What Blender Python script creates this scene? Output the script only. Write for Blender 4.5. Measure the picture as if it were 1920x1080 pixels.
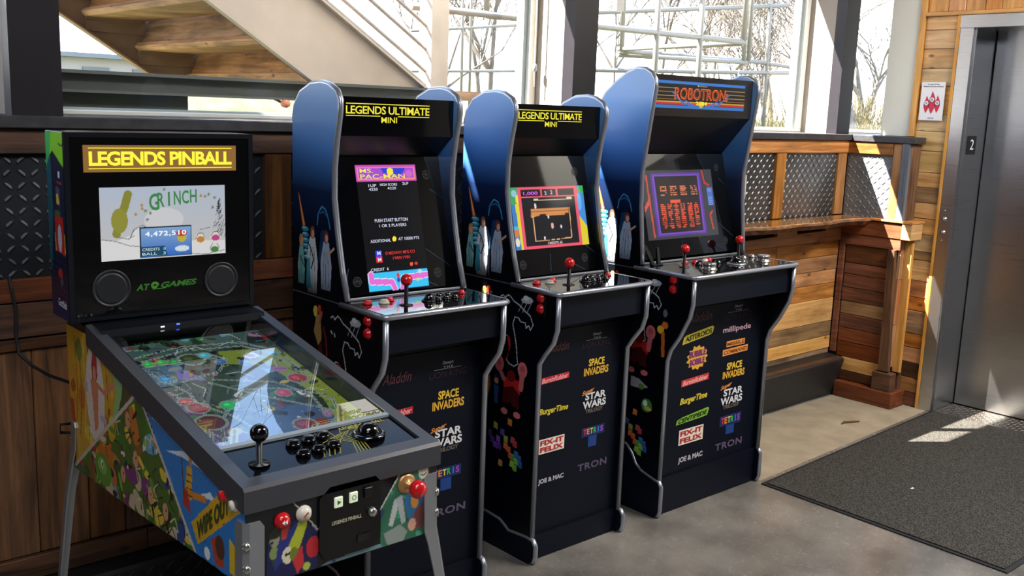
import bpy, math, random
import numpy as np
from mathutils import Vector, Matrix
random.seed(7); RNG = np.random.RandomState(5)
for o in list(bpy.data.objects): bpy.data.objects.remove(o)
sc = bpy.context.scene
COL = sc.collection

def lin(h):
    if not isinstance(h, str): return tuple(h)
    h = h.lstrip('#'); c = [int(h[i:i+2], 16)/255 for i in (0, 2, 4)]
    return tuple(x/12.92 if x <= .04045 else ((x+.055)/1.055)**2.4 for x in c)

# ---------------------------------------------------------------- camera
yaw, pit, rol = math.radians(41.977), math.radians(10.186), math.radians(2.130)
cw = Vector((math.sin(yaw), math.cos(yaw), 0)); cr = Vector((math.cos(yaw), -math.sin(yaw), 0)); cu = Vector((0, 0, 1))
f2 = cw*math.cos(pit)-cu*math.sin(pit); u2 = cu*math.cos(pit)+cw*math.sin(pit)
r3 = cr*math.cos(rol)+u2*math.sin(rol); u3 = -cr*math.sin(rol)+u2*math.cos(rol)
cam = bpy.data.cameras.new('camera'); cam.sensor_width = 36; cam.lens = 1854.4/1920*36; cam.clip_start = .02; cam.clip_end = 300
co = bpy.data.objects.new('camera', cam); COL.objects.link(co)
M = Matrix((r3, u3, -f2)).transposed().to_4x4(); M.translation = Vector((0, 0, 1.52)); co.matrix_world = M
sc.camera = co
# ---------------------------------------------------------------- light, sky, exposure
sc.view_settings.view_transform = 'Standard'; sc.view_settings.look = 'None'
sc.view_settings.exposure = 0.18; sc.view_settings.gamma = 1.0; sc.view_settings.use_curve_mapping = False
W = bpy.data.worlds.new('sky'); sc.world = W; W.use_nodes = True
wn = W.node_tree; bg = wn.nodes['Background']
tc = wn.nodes.new('ShaderNodeTexCoord'); sx = wn.nodes.new('ShaderNodeSeparateXYZ'); rp = wn.nodes.new('ShaderNodeValToRGB')
wn.links.new(tc.outputs['Generated'], sx.inputs[0]); wn.links.new(sx.outputs[2], rp.inputs[0]); wn.links.new(rp.outputs[0], bg.inputs[0])
rp.color_ramp.elements[0].color = (1, .99, .96, 1); rp.color_ramp.elements[0].position = 0
rp.color_ramp.elements[1].color = (.30, .55, 1, 1); rp.color_ramp.elements[1].position = .7
bg.inputs[1].default_value = 4.0
sun = bpy.data.lights.new('sun', 'SUN'); sun.energy = 52; sun.angle = math.radians(.35); sun.color = (1, .93, .82)
so = bpy.data.objects.new('sun', sun); COL.objects.link(so); so.location = (-6, 9, 12)
so.rotation_euler = Vector((1.35, -1, -2)).to_track_quat('-Z', 'Y').to_euler()
def area(name, loc, size, power, col=(1, 1, 1), rot=(0, 0, 0)):
    l = bpy.data.lights.new(name, 'AREA'); l.shape = 'RECTANGLE'; l.size, l.size_y = size; l.energy = power; l.color = col
    o = bpy.data.objects.new(name, l); COL.objects.link(o); o.location = loc; o.rotation_euler = rot
    return o
area('ceiling_panel_light', (.2, .2, 3.3), (1.6, 1.0), 45, (.93, .96, 1))  # fill lights added overhead to lift the room, no source in view
area('ceiling_panel_light', (4.1, .3, 3.3), (1.6, 1.0), 150, (1, .95, .88))  # warm fill added for the bounce on the right-hand wood
area('ceiling_panel_light', (-1.5, -1.6, 3.3), (1.6, 1.0), 40, (.93, .96, 1))

# ---------------------------------------------------------------- materials
MATS = {}
def pm(name, col, rough=.5, metal=0, spec=.5, coat=0, emit=None, es=1, noise=None, bump=None, coatr=.03):
    """plain principled with optional noise tint (scale, amount) and bump (scale, strength)"""
    if name in MATS: return MATS[name]
    m = bpy.data.materials.new(name); m.use_nodes = True; nt = m.node_tree; b = nt.nodes['Principled BSDF']
    c = lin(col); b.inputs['Base Color'].default_value = (*c, 1); b.inputs['Roughness'].default_value = rough
    b.inputs['Metallic'].default_value = metal; b.inputs['Specular IOR Level'].default_value = spec
    b.inputs['Coat Weight'].default_value = coat; b.inputs['Coat Roughness'].default_value = coatr
    if emit: b.inputs['Emission Color'].default_value = (*lin(emit), 1); b.inputs['Emission Strength'].default_value = es
    if noise or bump:
        t = nt.nodes.new('ShaderNodeTexCoord')
    if noise:
        n = nt.nodes.new('ShaderNodeTexNoise'); n.inputs['Scale'].default_value = noise[0]; n.inputs['Detail'].default_value = 5
        nt.links.new(t.outputs['Object'], n.inputs['Vector'])
        r = nt.nodes.new('ShaderNodeValToRGB'); a = noise[1]
        r.color_ramp.elements[0].position = .3; r.color_ramp.elements[1].position = .7
        r.color_ramp.elements[0].color = (*[x*(1-a) for x in c], 1); r.color_ramp.elements[1].color = (*[min(1, x*(1+a)) for x in c], 1)
        nt.links.new(n.outputs[0], r.inputs[0]); nt.links.new(r.outputs[0], b.inputs['Base Color'])
    if bump:
        n = nt.nodes.new('ShaderNodeTexNoise'); n.inputs['Scale'].default_value = bump[0]; nt.links.new(t.outputs['Object'], n.inputs['Vector'])
        bp = nt.nodes.new('ShaderNodeBump'); bp.inputs['Strength'].default_value = bump[1]; bp.inputs['Distance'].default_value = .01
        nt.links.new(n.outputs[0], bp.inputs['Height']); nt.links.new(bp.outputs[0], b.inputs['Normal'])
    MATS[name] = m; return m

def wood(name, c1, c2, axis='H', dark=.35, rough=.55, var=.3):
    """reclaimed board: streaked grain, knots, a tint of its own for every board"""
    if name in MATS: return MATS[name]
    m = bpy.data.materials.new(name); m.use_nodes = True; nt = m.node_tree; b = nt.nodes['Principled BSDF']; N = nt.nodes.new; L = nt.links.new
    t = N('ShaderNodeTexCoord'); oi = N('ShaderNodeObjectInfo')
    ad = N('ShaderNodeVectorMath'); ad.operation = 'ADD'
    sc_ = N('ShaderNodeVectorMath'); sc_.operation = 'MULTIPLY'
    cm = N('ShaderNodeCombineXYZ'); mu = N('ShaderNodeMath'); mu.operation = 'MULTIPLY'; mu.inputs[1].default_value = 37
    L(oi.outputs['Random'], mu.inputs[0])
    for i in range(3): L(mu.outputs[0], cm.inputs[i])
    L(t.outputs['Object'], ad.inputs[0]); L(cm.outputs[0], ad.inputs[1]); L(ad.outputs[0], sc_.inputs[0])
    sc_.inputs[1].default_value = (1.6, 1.6, 26) if axis == 'H' else (26, 26, 1.6)
    n = N('ShaderNodeTexNoise'); n.inputs['Scale'].default_value = 1.6; n.inputs['Detail'].default_value = 8; n.inputs['Roughness'].default_value = .65; n.inputs['Distortion'].default_value = .6
    L(sc_.outputs[0], n.inputs['Vector'])
    r = N('ShaderNodeValToRGB'); e = r.color_ramp.elements
    e[0].position = .3; e[0].color = (*lin(c1), 1); e[1].position = .68; e[1].color = (*lin(c2), 1)
    L(n.outputs[0], r.inputs[0])
    # broad stains
    n2 = N('ShaderNodeTexNoise'); n2.inputs['Scale'].default_value = 5; n2.inputs['Detail'].default_value = 4
    sc2 = N('ShaderNodeVectorMath'); sc2.operation = 'MULTIPLY'; sc2.inputs[1].default_value = (.8, .8, 2.2) if axis == 'H' else (2.2, 2.2, .8)
    L(ad.outputs[0], sc2.inputs[0]); L(sc2.outputs[0], n2.inputs['Vector'])
    r2 = N('ShaderNodeValToRGB'); r2.color_ramp.elements[0].position = .3; r2.color_ramp.elements[0].color = (dark, dark*.95, dark*.9, 1)
    r2.color_ramp.elements[1].position = .52; r2.color_ramp.elements[1].color = (1, 1, 1, 1)
    L(n2.outputs[0], r2.inputs[0])
    mx = N('ShaderNodeMix'); mx.data_type = 'RGBA'; mx.blend_type = 'MULTIPLY'; mx.inputs[0].default_value = .8
    L(r.outputs[0], mx.inputs[6]); L(r2.outputs[0], mx.inputs[7])
    # knots
    v = N('ShaderNodeTexVoronoi'); v.inputs['Scale'].default_value = 5.5
    sc3 = N('ShaderNodeVectorMath'); sc3.operation = 'MULTIPLY'; sc3.inputs[1].default_value = (.75, .75, 1.5) if axis == 'H' else (1.5, 1.5, .75)
    L(ad.outputs[0], sc3.inputs[0]); L(sc3.outputs[0], v.inputs['Vector'])
    r3_ = N('ShaderNodeValToRGB'); r3_.color_ramp.elements[0].position = .035; r3_.color_ramp.elements[0].color = (.12, .07, .04, 1)
    r3_.color_ramp.elements[1].position = .10; r3_.color_ramp.elements[1].color = (1, 1, 1, 1); L(v.outputs['Distance'], r3_.inputs[0])
    mx2 = N('ShaderNodeMix'); mx2.data_type = 'RGBA'; mx2.blend_type = 'MULTIPLY'; mx2.inputs[0].default_value = .8
    L(mx.outputs[2], mx2.inputs[6]); L(r3_.outputs[0], mx2.inputs[7])
    h = N('ShaderNodeHueSaturation'); L(mx2.outputs[2], h.inputs['Color'])
    mr = N('ShaderNodeMapRange'); mr.inputs[3].default_value = 1-var; mr.inputs[4].default_value = 1+var; L(oi.outputs['Random'], mr.inputs[0]); L(mr.outputs[0], h.inputs['Value'])
    wn2 = N('ShaderNodeTexWhiteNoise'); wn2.noise_dimensions = '1D'; L(mu.outputs[0], wn2.inputs['W'])
    mr2 = N('ShaderNodeMapRange'); mr2.inputs[3].default_value = .85; mr2.inputs[4].default_value = 1.12; L(wn2.outputs[0], mr2.inputs[0]); L(mr2.outputs[0], h.inputs['Saturation'])
    L(h.outputs[0], b.inputs['Base Color']); b.inputs['Roughness'].default_value = rough
    bp = N('ShaderNodeBump'); bp.inputs['Strength'].default_value = .35; bp.inputs['Distance'].default_value = .004
    L(n.outputs[0], bp.inputs['Height']); L(bp.outputs[0], b.inputs['Normal'])
    MATS[name] = m; return m

def attr_mat(name, rough=.4, coat=0, emis=0, spec=.5):
    if name in MATS: return MATS[name]
    m = bpy.data.materials.new(name); m.use_nodes = True; nt = m.node_tree; b = nt.nodes['Principled BSDF']
    a = nt.nodes.new('ShaderNodeAttribute'); a.attribute_name = 'Col'
    if emis:
        b.inputs['Base Color'].default_value = (.01, .01, .012, 1)
        nt.links.new(a.outputs['Color'], b.inputs['Emission Color']); b.inputs['Emission Strength'].default_value = emis
    else: nt.links.new(a.outputs['Color'], b.inputs['Base Color'])
    b.inputs['Roughness'].default_value = rough; b.inputs['Coat Weight'].default_value = coat; b.inputs['Coat Roughness'].default_value = .03
    b.inputs['Specular IOR Level'].default_value = spec
    MATS[name] = m; return m

def glass(name, tint=(1, 1, 1), rough=0.0, ior=1.45):
    if name in MATS: return MATS[name]
    m = bpy.data.materials.new(name); m.use_nodes = True; nt = m.node_tree; nt.nodes.remove(nt.nodes['Principled BSDF'])
    out = nt.nodes['Material Output']; t = nt.nodes.new('ShaderNodeBsdfTransparent'); t.inputs[0].default_value = (*tint, 1)
    g = nt.nodes.new('ShaderNodeBsdfGlossy'); g.inputs['Roughness'].default_value = rough
    fr = nt.nodes.new('ShaderNodeFresnel'); fr.inputs[0].default_value = ior; mx = nt.nodes.new('ShaderNodeMixShader')
    ge = nt.nodes.new('ShaderNodeNewGeometry'); iv = nt.nodes.new('ShaderNodeMath'); iv.operation = 'SUBTRACT'; iv.inputs[0].default_value = 1; ml = nt.nodes.new('ShaderNodeMath'); ml.operation = 'MULTIPLY'
    nt.links.new(ge.outputs['Backfacing'], iv.inputs[1]); nt.links.new(iv.outputs[0], ml.inputs[0]); nt.links.new(fr.outputs[0], ml.inputs[1])
    nt.links.new(ml.outputs[0], mx.inputs[0]); nt.links.new(t.outputs[0], mx.inputs[1]); nt.links.new(g.outputs[0], mx.inputs[2])
    nt.links.new(mx.outputs[0], out.inputs[0]); MATS[name] = m; return m

def gradient_side():
    """cabinet side laminate: printed fade from sky blue at the head to black at the waist"""
    if 'side' in MATS: return MATS['side']
    m = bpy.data.materials.new('cabinet_side_laminate'); m.use_nodes = True; nt = m.node_tree; b = nt.nodes['Principled BSDF']
    t = nt.nodes.new('ShaderNodeTexCoord'); s = nt.nodes.new('ShaderNodeSeparateXYZ'); r = nt.nodes.new('ShaderNodeValToRGB')
    mp = nt.nodes.new('ShaderNodeMapRange'); mp.inputs[1].default_value = 1.0; mp.inputs[2].default_value = 1.7
    n = nt.nodes.new('ShaderNodeTexNoise'); n.inputs['Scale'].default_value = 160; ad = nt.nodes.new('ShaderNodeMath'); ad.operation = 'MULTIPLY_ADD'; ad.inputs[1].default_value = .03
    nt.links.new(t.outputs['Object'], s.inputs[0]); nt.links.new(t.outputs['Object'], n.inputs['Vector'])
    nt.links.new(n.outputs[0], ad.inputs[0]); nt.links.new(s.outputs[2], ad.inputs[2]); nt.links.new(ad.outputs[0], mp.inputs[0]); nt.links.new(mp.outputs[0], r.inputs[0])
    e = r.color_ramp.elements; e[0].position = .12; e[0].color = (*lin('#050710'), 1); e[1].position = .85; e[1].color = (*lin('#7db0ee'), 1)
    k = e.new(.40); k.color = (*lin('#12264c'), 1); k2 = e.new(.58); k2.color = (*lin('#4479bd'), 1)
    nt.links.new(r.outputs[0], b.inputs['Base Color']); b.inputs['Roughness'].default_value = .28; b.inputs['Coat Weight'].default_value = .15
    MATS['side'] = m; return m

# ---------------------------------------------------------------- mesh helpers
class MB:
    def __init__(s): s.v = []; s.f = []; s.smooth = []
    def add(s, vs, fs, sm=False):
        b = len(s.v); s.v += [tuple(v) for v in vs]; s.f += [tuple(i+b for i in f) for f in fs]; s.smooth += [sm]*len(fs); return s
    def box(s, a, b, ch=0.0):
        x0, y0, z0 = [min(a[i], b[i]) for i in range(3)]; x1, y1, z1 = [max(a[i], b[i]) for i in range(3)]
        if ch <= 0:
            vs = [(x, y, z) for x in (x0, x1) for y in (y0, y1) for z in (z0, z1)]
            return s.add(vs, [(0, 1, 3, 2), (4, 6, 7, 5), (0, 4, 5, 1), (2, 3, 7, 6), (0, 2, 6, 4), (1, 5, 7, 3)])
        c = min(ch, (x1-x0)*.4, (y1-y0)*.4, (z1-z0)*.4)
        import itertools
        vs = []; idx = {}
        X = ((x0, x0+c), (x1, x1-c)); Y = ((y0, y0+c), (y1, y1-c)); Z = ((z0, z0+c), (z1, z1-c))
        for i in (0, 1):
            for j in (0, 1):
                for k in (0, 1):
                    for ax in range(3):
                        p = [X[i][1], Y[j][1], Z[k][1]]; p[ax] = (X, Y, Z)[ax][(i, j, k)[ax]][0]
                        idx[(i, j, k, ax)] = len(vs); vs.append(p)
        fs = []
        q = ((0, 0), (1, 0), (1, 1), (0, 1))
        def key(ax, v, o1, o2, face):
            t = [0, 0, 0]; t[ax] = v; a1, a2 = [a for a in range(3) if a != ax]; t[a1] = o1; t[a2] = o2
            return idx[(t[0], t[1], t[2], face)]
        for ax in range(3):
            for v in (0, 1):
                fs.append([key(ax, v, o1, o2, ax) for o1, o2 in q])
        for ax in range(3):   # edges along ax
            a1, a2 = [a for a in range(3) if a != ax]
            for o1 in (0, 1):
                for o2 in (0, 1):
                    def kk(e, face):
                        t = [0, 0, 0]; t[ax] = e; t[a1] = o1; t[a2] = o2; return idx[(t[0], t[1], t[2], face)]
                    fs.append([kk(0, a1), kk(1, a1), kk(1, a2), kk(0, a2)])
        for i in (0, 1):
            for j in (0, 1):
                for k in (0, 1): fs.append([idx[(i, j, k, a)] for a in range(3)])
        return s.add(vs, fs)
    def prism(s, prof, ax, a, b, ch=0):
        """profile of 2D points in the two other axes (cyclic order), extruded along ax from a to b"""
        n = len(prof)
        def P(t, p):
            v = [0, 0, 0]; v[ax] = t; o = [i for i in range(3) if i != ax]; v[o[0]], v[o[1]] = p; return v
        vs = [P(a, p) for p in prof]+[P(b, p) for p in prof]
        fs = [tuple(range(n)), tuple(range(2*n-1, n-1, -1))]+[(i, (i+1) % n, n+(i+1) % n, n+i) for i in range(n)]
        return s.add(vs, fs)
    def hexa(s, b4, t4):
        return s.add(list(b4)+list(t4), [(0, 1, 2, 3), (7, 6, 5, 4), (0, 4, 5, 1), (1, 5, 6, 2), (2, 6, 7, 3), (3, 7, 4, 0)])
    def tube(s, pts, r, n=8, caps=True):
        pts = [Vector(p) for p in pts]; rr = r if isinstance(r, (list, tuple)) else [r]*len(pts)
        d0 = (pts[1]-pts[0]).normalized(); up = Vector((0, 0, 1)) if abs(d0.z) < .9 else Vector((1, 0, 0))
        a = d0.cross(up).normalized(); vs = []
        for i, p in enumerate(pts):
            d = (pts[min(i+1, len(pts)-1)]-pts[max(i-1, 0)]).normalized()
            a = (a-d*a.dot(d)).normalized(); b = d.cross(a)
            for k in range(n):
                t = 2*math.pi*k/n; vs.append(p+(a*math.cos(t)+b*math.sin(t))*rr[i])
        fs = [(i*n+k, i*n+(k+1) % n, (i+1)*n+(k+1) % n, (i+1)*n+k) for i in range(len(pts)-1) for k in range(n)]
        s.add(vs, fs, True)
        if caps: b_ = len(s.v)-len(vs); s.f += [tuple(b_+k for k in range(n-1, -1, -1)), tuple(b_+(len(pts)-1)*n+k for k in range(n))]; s.smooth += [False, False]
        return s
    def lathe(s, c, prof, axis=(0, 0, 1), n=20):
        """prof: list of (radius, height) along axis from c"""
        ax = Vector(axis).normalized(); up = Vector((0, 0, 1)) if abs(ax.z) < .9 else Vector((1, 0, 0))
        a = ax.cross(up).normalized(); b = ax.cross(a); c = Vector(c); vs = []
        for (r, h) in prof:
            for k in range(n):
                t = 2*math.pi*k/n; vs.append(c+ax*h+(a*math.cos(t)+b*math.sin(t))*max(r, 1e-4))
        fs = [(i*n+k, i*n+(k+1) % n, (i+1)*n+(k+1) % n, (i+1)*n+k) for i in range(len(prof)-1) for k in range(n)]
        b_ = len(s.v); s.add(vs, fs, True)
        s.f += [tuple(b_+k for k in range(n-1, -1, -1)), tuple(b_+(len(prof)-1)*n+k for k in range(n))]; s.smooth += [True, True]
        return s
    def ball(s, c, r, n=16, m=9):
        return s.lathe((c[0], c[1], c[2]-r), [(r*math.sin(math.pi*i/m), r-r*math.cos(math.pi*i/m)) for i in range(m+1)], n=n)

OFF = {}
def thing(name, label=None, cat=None, loc=(0, 0, 0), group=None, kind=None, parent=None):
    o = bpy.data.objects.new(name, None); COL.objects.link(o); o.empty_display_size = .05
    o.location = loc; OFF[o] = Vector(loc)
    tag(o, label, cat, group, kind); return o
def tag(o, label=None, cat=None, group=None, kind=None):
    if label: o['label'] = label
    if cat: o['category'] = cat
    if group: o['group'] = group
    if kind: o['kind'] = kind
    return o
def obj(name, mb, m, parent=None, label=None, cat=None, group=None, kind=None, base=None, fix=True):
    me = bpy.data.meshes.new(name)
    if parent is not None: off = OFF[parent]
    elif base is not None: off = Vector(base)
    else:
        A = np.array(mb.v); off = Vector(((A[:, 0].min()+A[:, 0].max())/2, (A[:, 1].min()+A[:, 1].max())/2, A[:, 2].min()))
    me.from_pydata([(v[0]-off.x, v[1]-off.y, v[2]-off.z) for v in mb.v], [], mb.f)
    if fix:
        import bmesh
        bm = bmesh.new(); bm.from_mesh(me); bmesh.ops.recalc_face_normals(bm, faces=bm.faces); bm.to_mesh(me); bm.free()
    me.polygons.foreach_set('use_smooth', [bool(x) for x in mb.smooth]) if len(me.polygons) == len(mb.smooth) else None
    me.update(); o = bpy.data.objects.new(name, me); COL.objects.link(o); me.materials.append(m)
    OFF[o] = off
    if parent is not None: o.parent = parent
    else: o.location = off
    tag(o, label, cat, group, kind); return o

def text(name, s, m, parent, fn, a0, b0, a1, b1, bold=.02, shear=0, off=.0008, tilt=0, sp=1.0, label=None, depth=0):
    """flat lettering filling the rectangle (a0,b0)-(a1,b1) of the plane fn(a,b,offset)"""
    cu_ = bpy.data.curves.new('t', 'FONT'); cu_.body = s; cu_.offset = bold; cu_.shear = shear; cu_.resolution_u = 3; cu_.space_character = sp; cu_.align_x = 'CENTER'
    cu_.space_line = .85
    t = bpy.data.objects.new('t', cu_); me = t.to_mesh(); n = len(me.vertices)
    co_ = np.zeros(n*3); me.vertices.foreach_get('co', co_); co_ = co_.reshape(-1, 3)
    fs = [tuple(p.vertices) for p in me.polygons]; t.to_mesh_clear(); bpy.data.objects.remove(t); bpy.data.curves.remove(cu_)
    lo = co_.min(0); hi = co_.max(0); mb = MB()
    u = (co_[:, 0]-lo[0])/(hi[0]-lo[0]+1e-9); v = (co_[:, 1]-lo[1])/(hi[1]-lo[1]+1e-9)
    vs = [fn(a0+(a1-a0)*u[i], b0+(b1-b0)*v[i]+tilt*(u[i]-.5), off) for i in range(n)]
    mb.add(vs, fs); return obj(name, mb, m, parent, label=label, fix=False)
def decal(name, polys, m, parent, fn, off=.0006, **k):
    mb = MB()
    for p in polys: mb.add([fn(a, b, off) for a, b in p], [tuple(range(len(p)))])
    return obj(name, mb, m, parent, fix=False, **k)
def rectp(a0, b0, a1, b1): return [(a0, b0), (a1, b0), (a1, b1), (a0, b1)]
def strokep(pts, w):
    out = []
    for (a, b), (c, d) in zip(pts, pts[1:]):
        l = math.hypot(c-a, d-b) or 1; nx, ny = -(d-b)/l*w/2, (c-a)/l*w/2
        out.append([(a+nx, b+ny), (a-nx, b-ny), (c-nx, d-ny), (c+nx, d+ny)])
    return out
def ellp(cx, cy, rx, ry=None, n=20):
    ry = ry or rx; return [(cx+rx*math.cos(2*math.pi*i/n), cy+ry*math.sin(2*math.pi*i/n)) for i in range(n)]

class Canvas:
    """small painted print: colour per grid point, laid on a surface as a fine mesh"""
    def __init__(s, a0, b0, a1, b1, nx, ny, bgc=None):
        s.r = (a0, b0, a1, b1); s.nx, s.ny = nx, ny
        s.A, s.B = np.meshgrid(np.linspace(a0, a1, nx), np.linspace(b0, b1, ny))
        s.c = np.zeros((ny, nx, 3)); s.m = np.zeros((ny, nx), bool)
        if bgc is not None: s.c[:] = lin(bgc); s.m[:] = True
    def _set(s, k, col): s.c[k] = lin(col); s.m |= k
    def inside(s, pts):
        k = np.zeros(s.A.shape, bool); n = len(pts)
        for i in range(n):
            x1, y1 = pts[i]; x2, y2 = pts[(i+1) % n]
            if y1 == y2: continue
            c = ((s.B < y1) != (s.B < y2)) & (s.A < (x2-x1)*(s.B-y1)/(y2-y1)+x1); k ^= c
        return k
    def poly(s, pts, col, clip=None):
        k = s.inside(pts); k = k & clip if clip is not None else k; s._set(k, col); return k
    def ell(s, cx, cy, rx, ry, col, clip=None, ang=0):
        x, y = s.A-cx, s.B-cy; ca, sa = math.cos(ang), math.sin(ang); k = ((x*ca+y*sa)/rx)**2+((-x*sa+y*ca)/ry)**2 < 1
        k = k & clip if clip is not None else k; s._set(k, col); return k
    def line(s, pts, w, col, clip=None):
        for (a, b), (c, d) in zip(pts, pts[1:]):
            L2 = (c-a)**2+(d-b)**2+1e-12; t = np.clip(((s.A-a)*(c-a)+(s.B-b)*(d-b))/L2, 0, 1)
            k = np.hypot(s.A-a-t*(c-a), s.B-b-t*(d-b)) < w/2
            s._set(k & clip if clip is not None else k, col)
    def blobs(s, n, cols, r0, r1, clip=None, asp=1.6, seed=1):
        R = np.random.RandomState(seed); a0, b0, a1, b1 = s.r
        for i in range(n):
            r = R.uniform(r0, r1); s.ell(R.uniform(min(a0, a1), max(a0, a1)), R.uniform(min(b0, b1), max(b0, b1)), r*R.uniform(.5, 1), r*R.uniform(.6, asp), cols[R.randint(len(cols))], clip, R.uniform(0, 3.1))
    def build(s, name, m, parent, fn, off=.0006, label=None, noise=.0):
        ny, nx = s.ny, s.nx; idx = -np.ones((ny, nx), int); fs = []; vs = []
        cell = s.m[:-1, :-1] & s.m[1:, :-1] & s.m[:-1, 1:] & s.m[1:, 1:]
        need = np.zeros((ny, nx), bool); need[:-1, :-1] |= cell; need[1:, :-1] |= cell; need[:-1, 1:] |= cell; need[1:, 1:] |= cell
        jj, ii = np.nonzero(need); idx[jj, ii] = np.arange(len(jj))
        vs = [fn(s.A[j, i], s.B[j, i], off) for j, i in zip(jj, ii)]
        cj, ci = np.nonzero(cell); fs = np.stack([idx[cj, ci], idx[cj, ci+1], idx[cj+1, ci+1], idx[cj+1, ci]], 1).tolist()
        mb = MB(); mb.add(vs, fs); o = obj(name, mb, m, parent, fix=False, label=label)
        at = o.data.color_attributes.new('Col', 'FLOAT_COLOR', 'POINT'); c = s.c[jj, ii]
        if noise: c = np.clip(c*(1+noise*RNG.randn(len(c), 1)), 0, 1)
        buf = np.ones((len(jj), 4)); buf[:, :3] = c; at.data.foreach_set('color', buf.ravel()); return o

# ================================================================= SETTING
wd_honey = wood('honey_pallet_wood', '#8a5526', '#d8985a', 'H', .45)
wd_pale = wood('pale_pallet_wood', '#b88648', '#eabb80', 'H', .55, var=.12)
wd_grey = wood('weathered_grey_wood', '#6a5238', '#b0895a', 'H', .3, var=.15)
wd_red = wood('red_brown_wood', '#4a2413', '#935230', 'H', .5, var=.25)
wd_dark = wood('dark_brown_wood', '#2c1a10', '#6e4426', 'H', .5, var=.2)
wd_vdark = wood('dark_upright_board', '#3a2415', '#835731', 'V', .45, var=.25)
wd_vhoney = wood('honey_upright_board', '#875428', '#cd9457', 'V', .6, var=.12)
wd_trim = wood('pine_trim', '#b57b3a', '#e2ad64', 'V', .8, rough=.4, var=.06)
wd_trimh = wood('pine_trim_level', '#b57b3a', '#e2ad64', 'H', .8, rough=.4, var=.06)
capm = pm('charcoal_stained_cap', '#3a393c', .45, noise=(30, .3))
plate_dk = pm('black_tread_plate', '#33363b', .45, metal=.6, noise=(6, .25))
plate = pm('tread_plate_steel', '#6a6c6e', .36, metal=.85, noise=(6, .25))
black_rub = pm('black_rubber', '#15161a', .6)
white_w = pm('white_drywall', '#d9d8cf', .8)
beige_w = pm('beige_drywall', '#9c9186', .8)
frame_w = pm('white_window_frame', '#e4e4dd', .4)
steel_post = pm('dark_steel_post', '#17131b', .45, noise=(14, .25))
stone = pm('sealed_concrete', '#8b857c', .5)

# floor: sealed concrete
fm = bpy.data.materials.new('polished_concrete'); fm.use_nodes = True; nt = fm.node_tree; b = nt.nodes['Principled BSDF']
t = nt.nodes.new('ShaderNodeTexCoord'); n1 = nt.nodes.new('ShaderNodeTexNoise'); n1.inputs['Scale'].default_value = 2.2; n1.inputs['Detail'].default_value = 9; n1.inputs['Roughness'].default_value = .62
r = nt.nodes.new('ShaderNodeValToRGB'); r.color_ramp.elements[0].position = .34; r.color_ramp.elements[0].color = (*lin('#57534e'), 1)
r.color_ramp.elements[1].position = .66; r.color_ramp.elements[1].color = (*lin('#8d8881'), 1)
n2 = nt.nodes.new('ShaderNodeTexNoise'); n2.inputs['Scale'].default_value = 28; n2.inputs['Detail'].default_value = 6; n2.inputs['Distortion'].default_value = 2.5
mx = nt.nodes.new('ShaderNodeMix'); mx.data_type = 'RGBA'; mx.blend_type = 'OVERLAY'; mx.inputs[0].default_value = .14
rr = nt.nodes.new('ShaderNodeMapRange'); rr.inputs[3].default_value = .16; rr.inputs[4].default_value = .34
for n_ in (n1, n2): nt.links.new(t.outputs['Object'], n_.inputs['Vector'])
nt.links.new(n1.outputs[0], r.inputs[0]); nt.links.new(r.outputs[0], mx.inputs[6]); nt.links.new(n2.outputs[0], mx.inputs[7]); nt.links.new(mx.outputs[2], b.inputs['Base Color'])
nt.links.new(n2.outputs[0], rr.inputs[0]); nt.links.new(rr.outputs[0], b.inputs['Roughness'])
obj('floor', MB().box((-5, -5.5, -.12), (8, 3.05, 0)), fm, kind='structure', base=(0, 0, 0))
raw = pm('bare_concrete_strip', '#9b8e79', .75, noise=(7, .18))
cw_ = pm('ceiling_paint', '#6b6966', .9)
obj('ceiling', MB().box((-5, -5.5, 3.4), (8, 3.3, 3.5)), cw_, kind='structure')
wl = pm('far_wall_paint', '#4a4744', .9)
obj('wall_left', MB().box((-5, -5.5, 0), (-4.85, 3.3, 3.4)), wl, kind='structure')
obj('wall_front', MB().box((-4.85, -5.5, 0), (8, -5.35, 3.4)), wl, kind='structure')
# unseen panels added around the fill lights
for i, (lx, ly) in enumerate([(.2, .2), (4.1, .3), (-1.5, -1.6)]):
    tg = thing('ceiling_light', ['flat ceiling panel light nearest above the pinball machine', 'flat ceiling panel light towards the elevator', 'flat ceiling panel light at the far left of the room'][i], 'light', (lx, ly, 3.32))
    mb = MB()
    for a, b_ in (((-.86, -.56), (.86, -.52)), ((-.86, .52), (.86, .56)), ((-.86, -.52), (-.82, .52)), ((.82, -.52), (.86, .52))):
        mb.box((lx+a[0], ly+a[1], 3.32), (lx+b_[0], ly+b_[1], 3.4))
    obj('frame', mb, frame_w, tg)
    obj('diffuser', MB().box((lx-.82, ly-.52, 3.36), (lx+.82, ly+.52, 3.37)), pm('lamp_diffuser', '#ffffff', .5, emit='#f4f7ff', es=1.2), tg)

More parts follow.
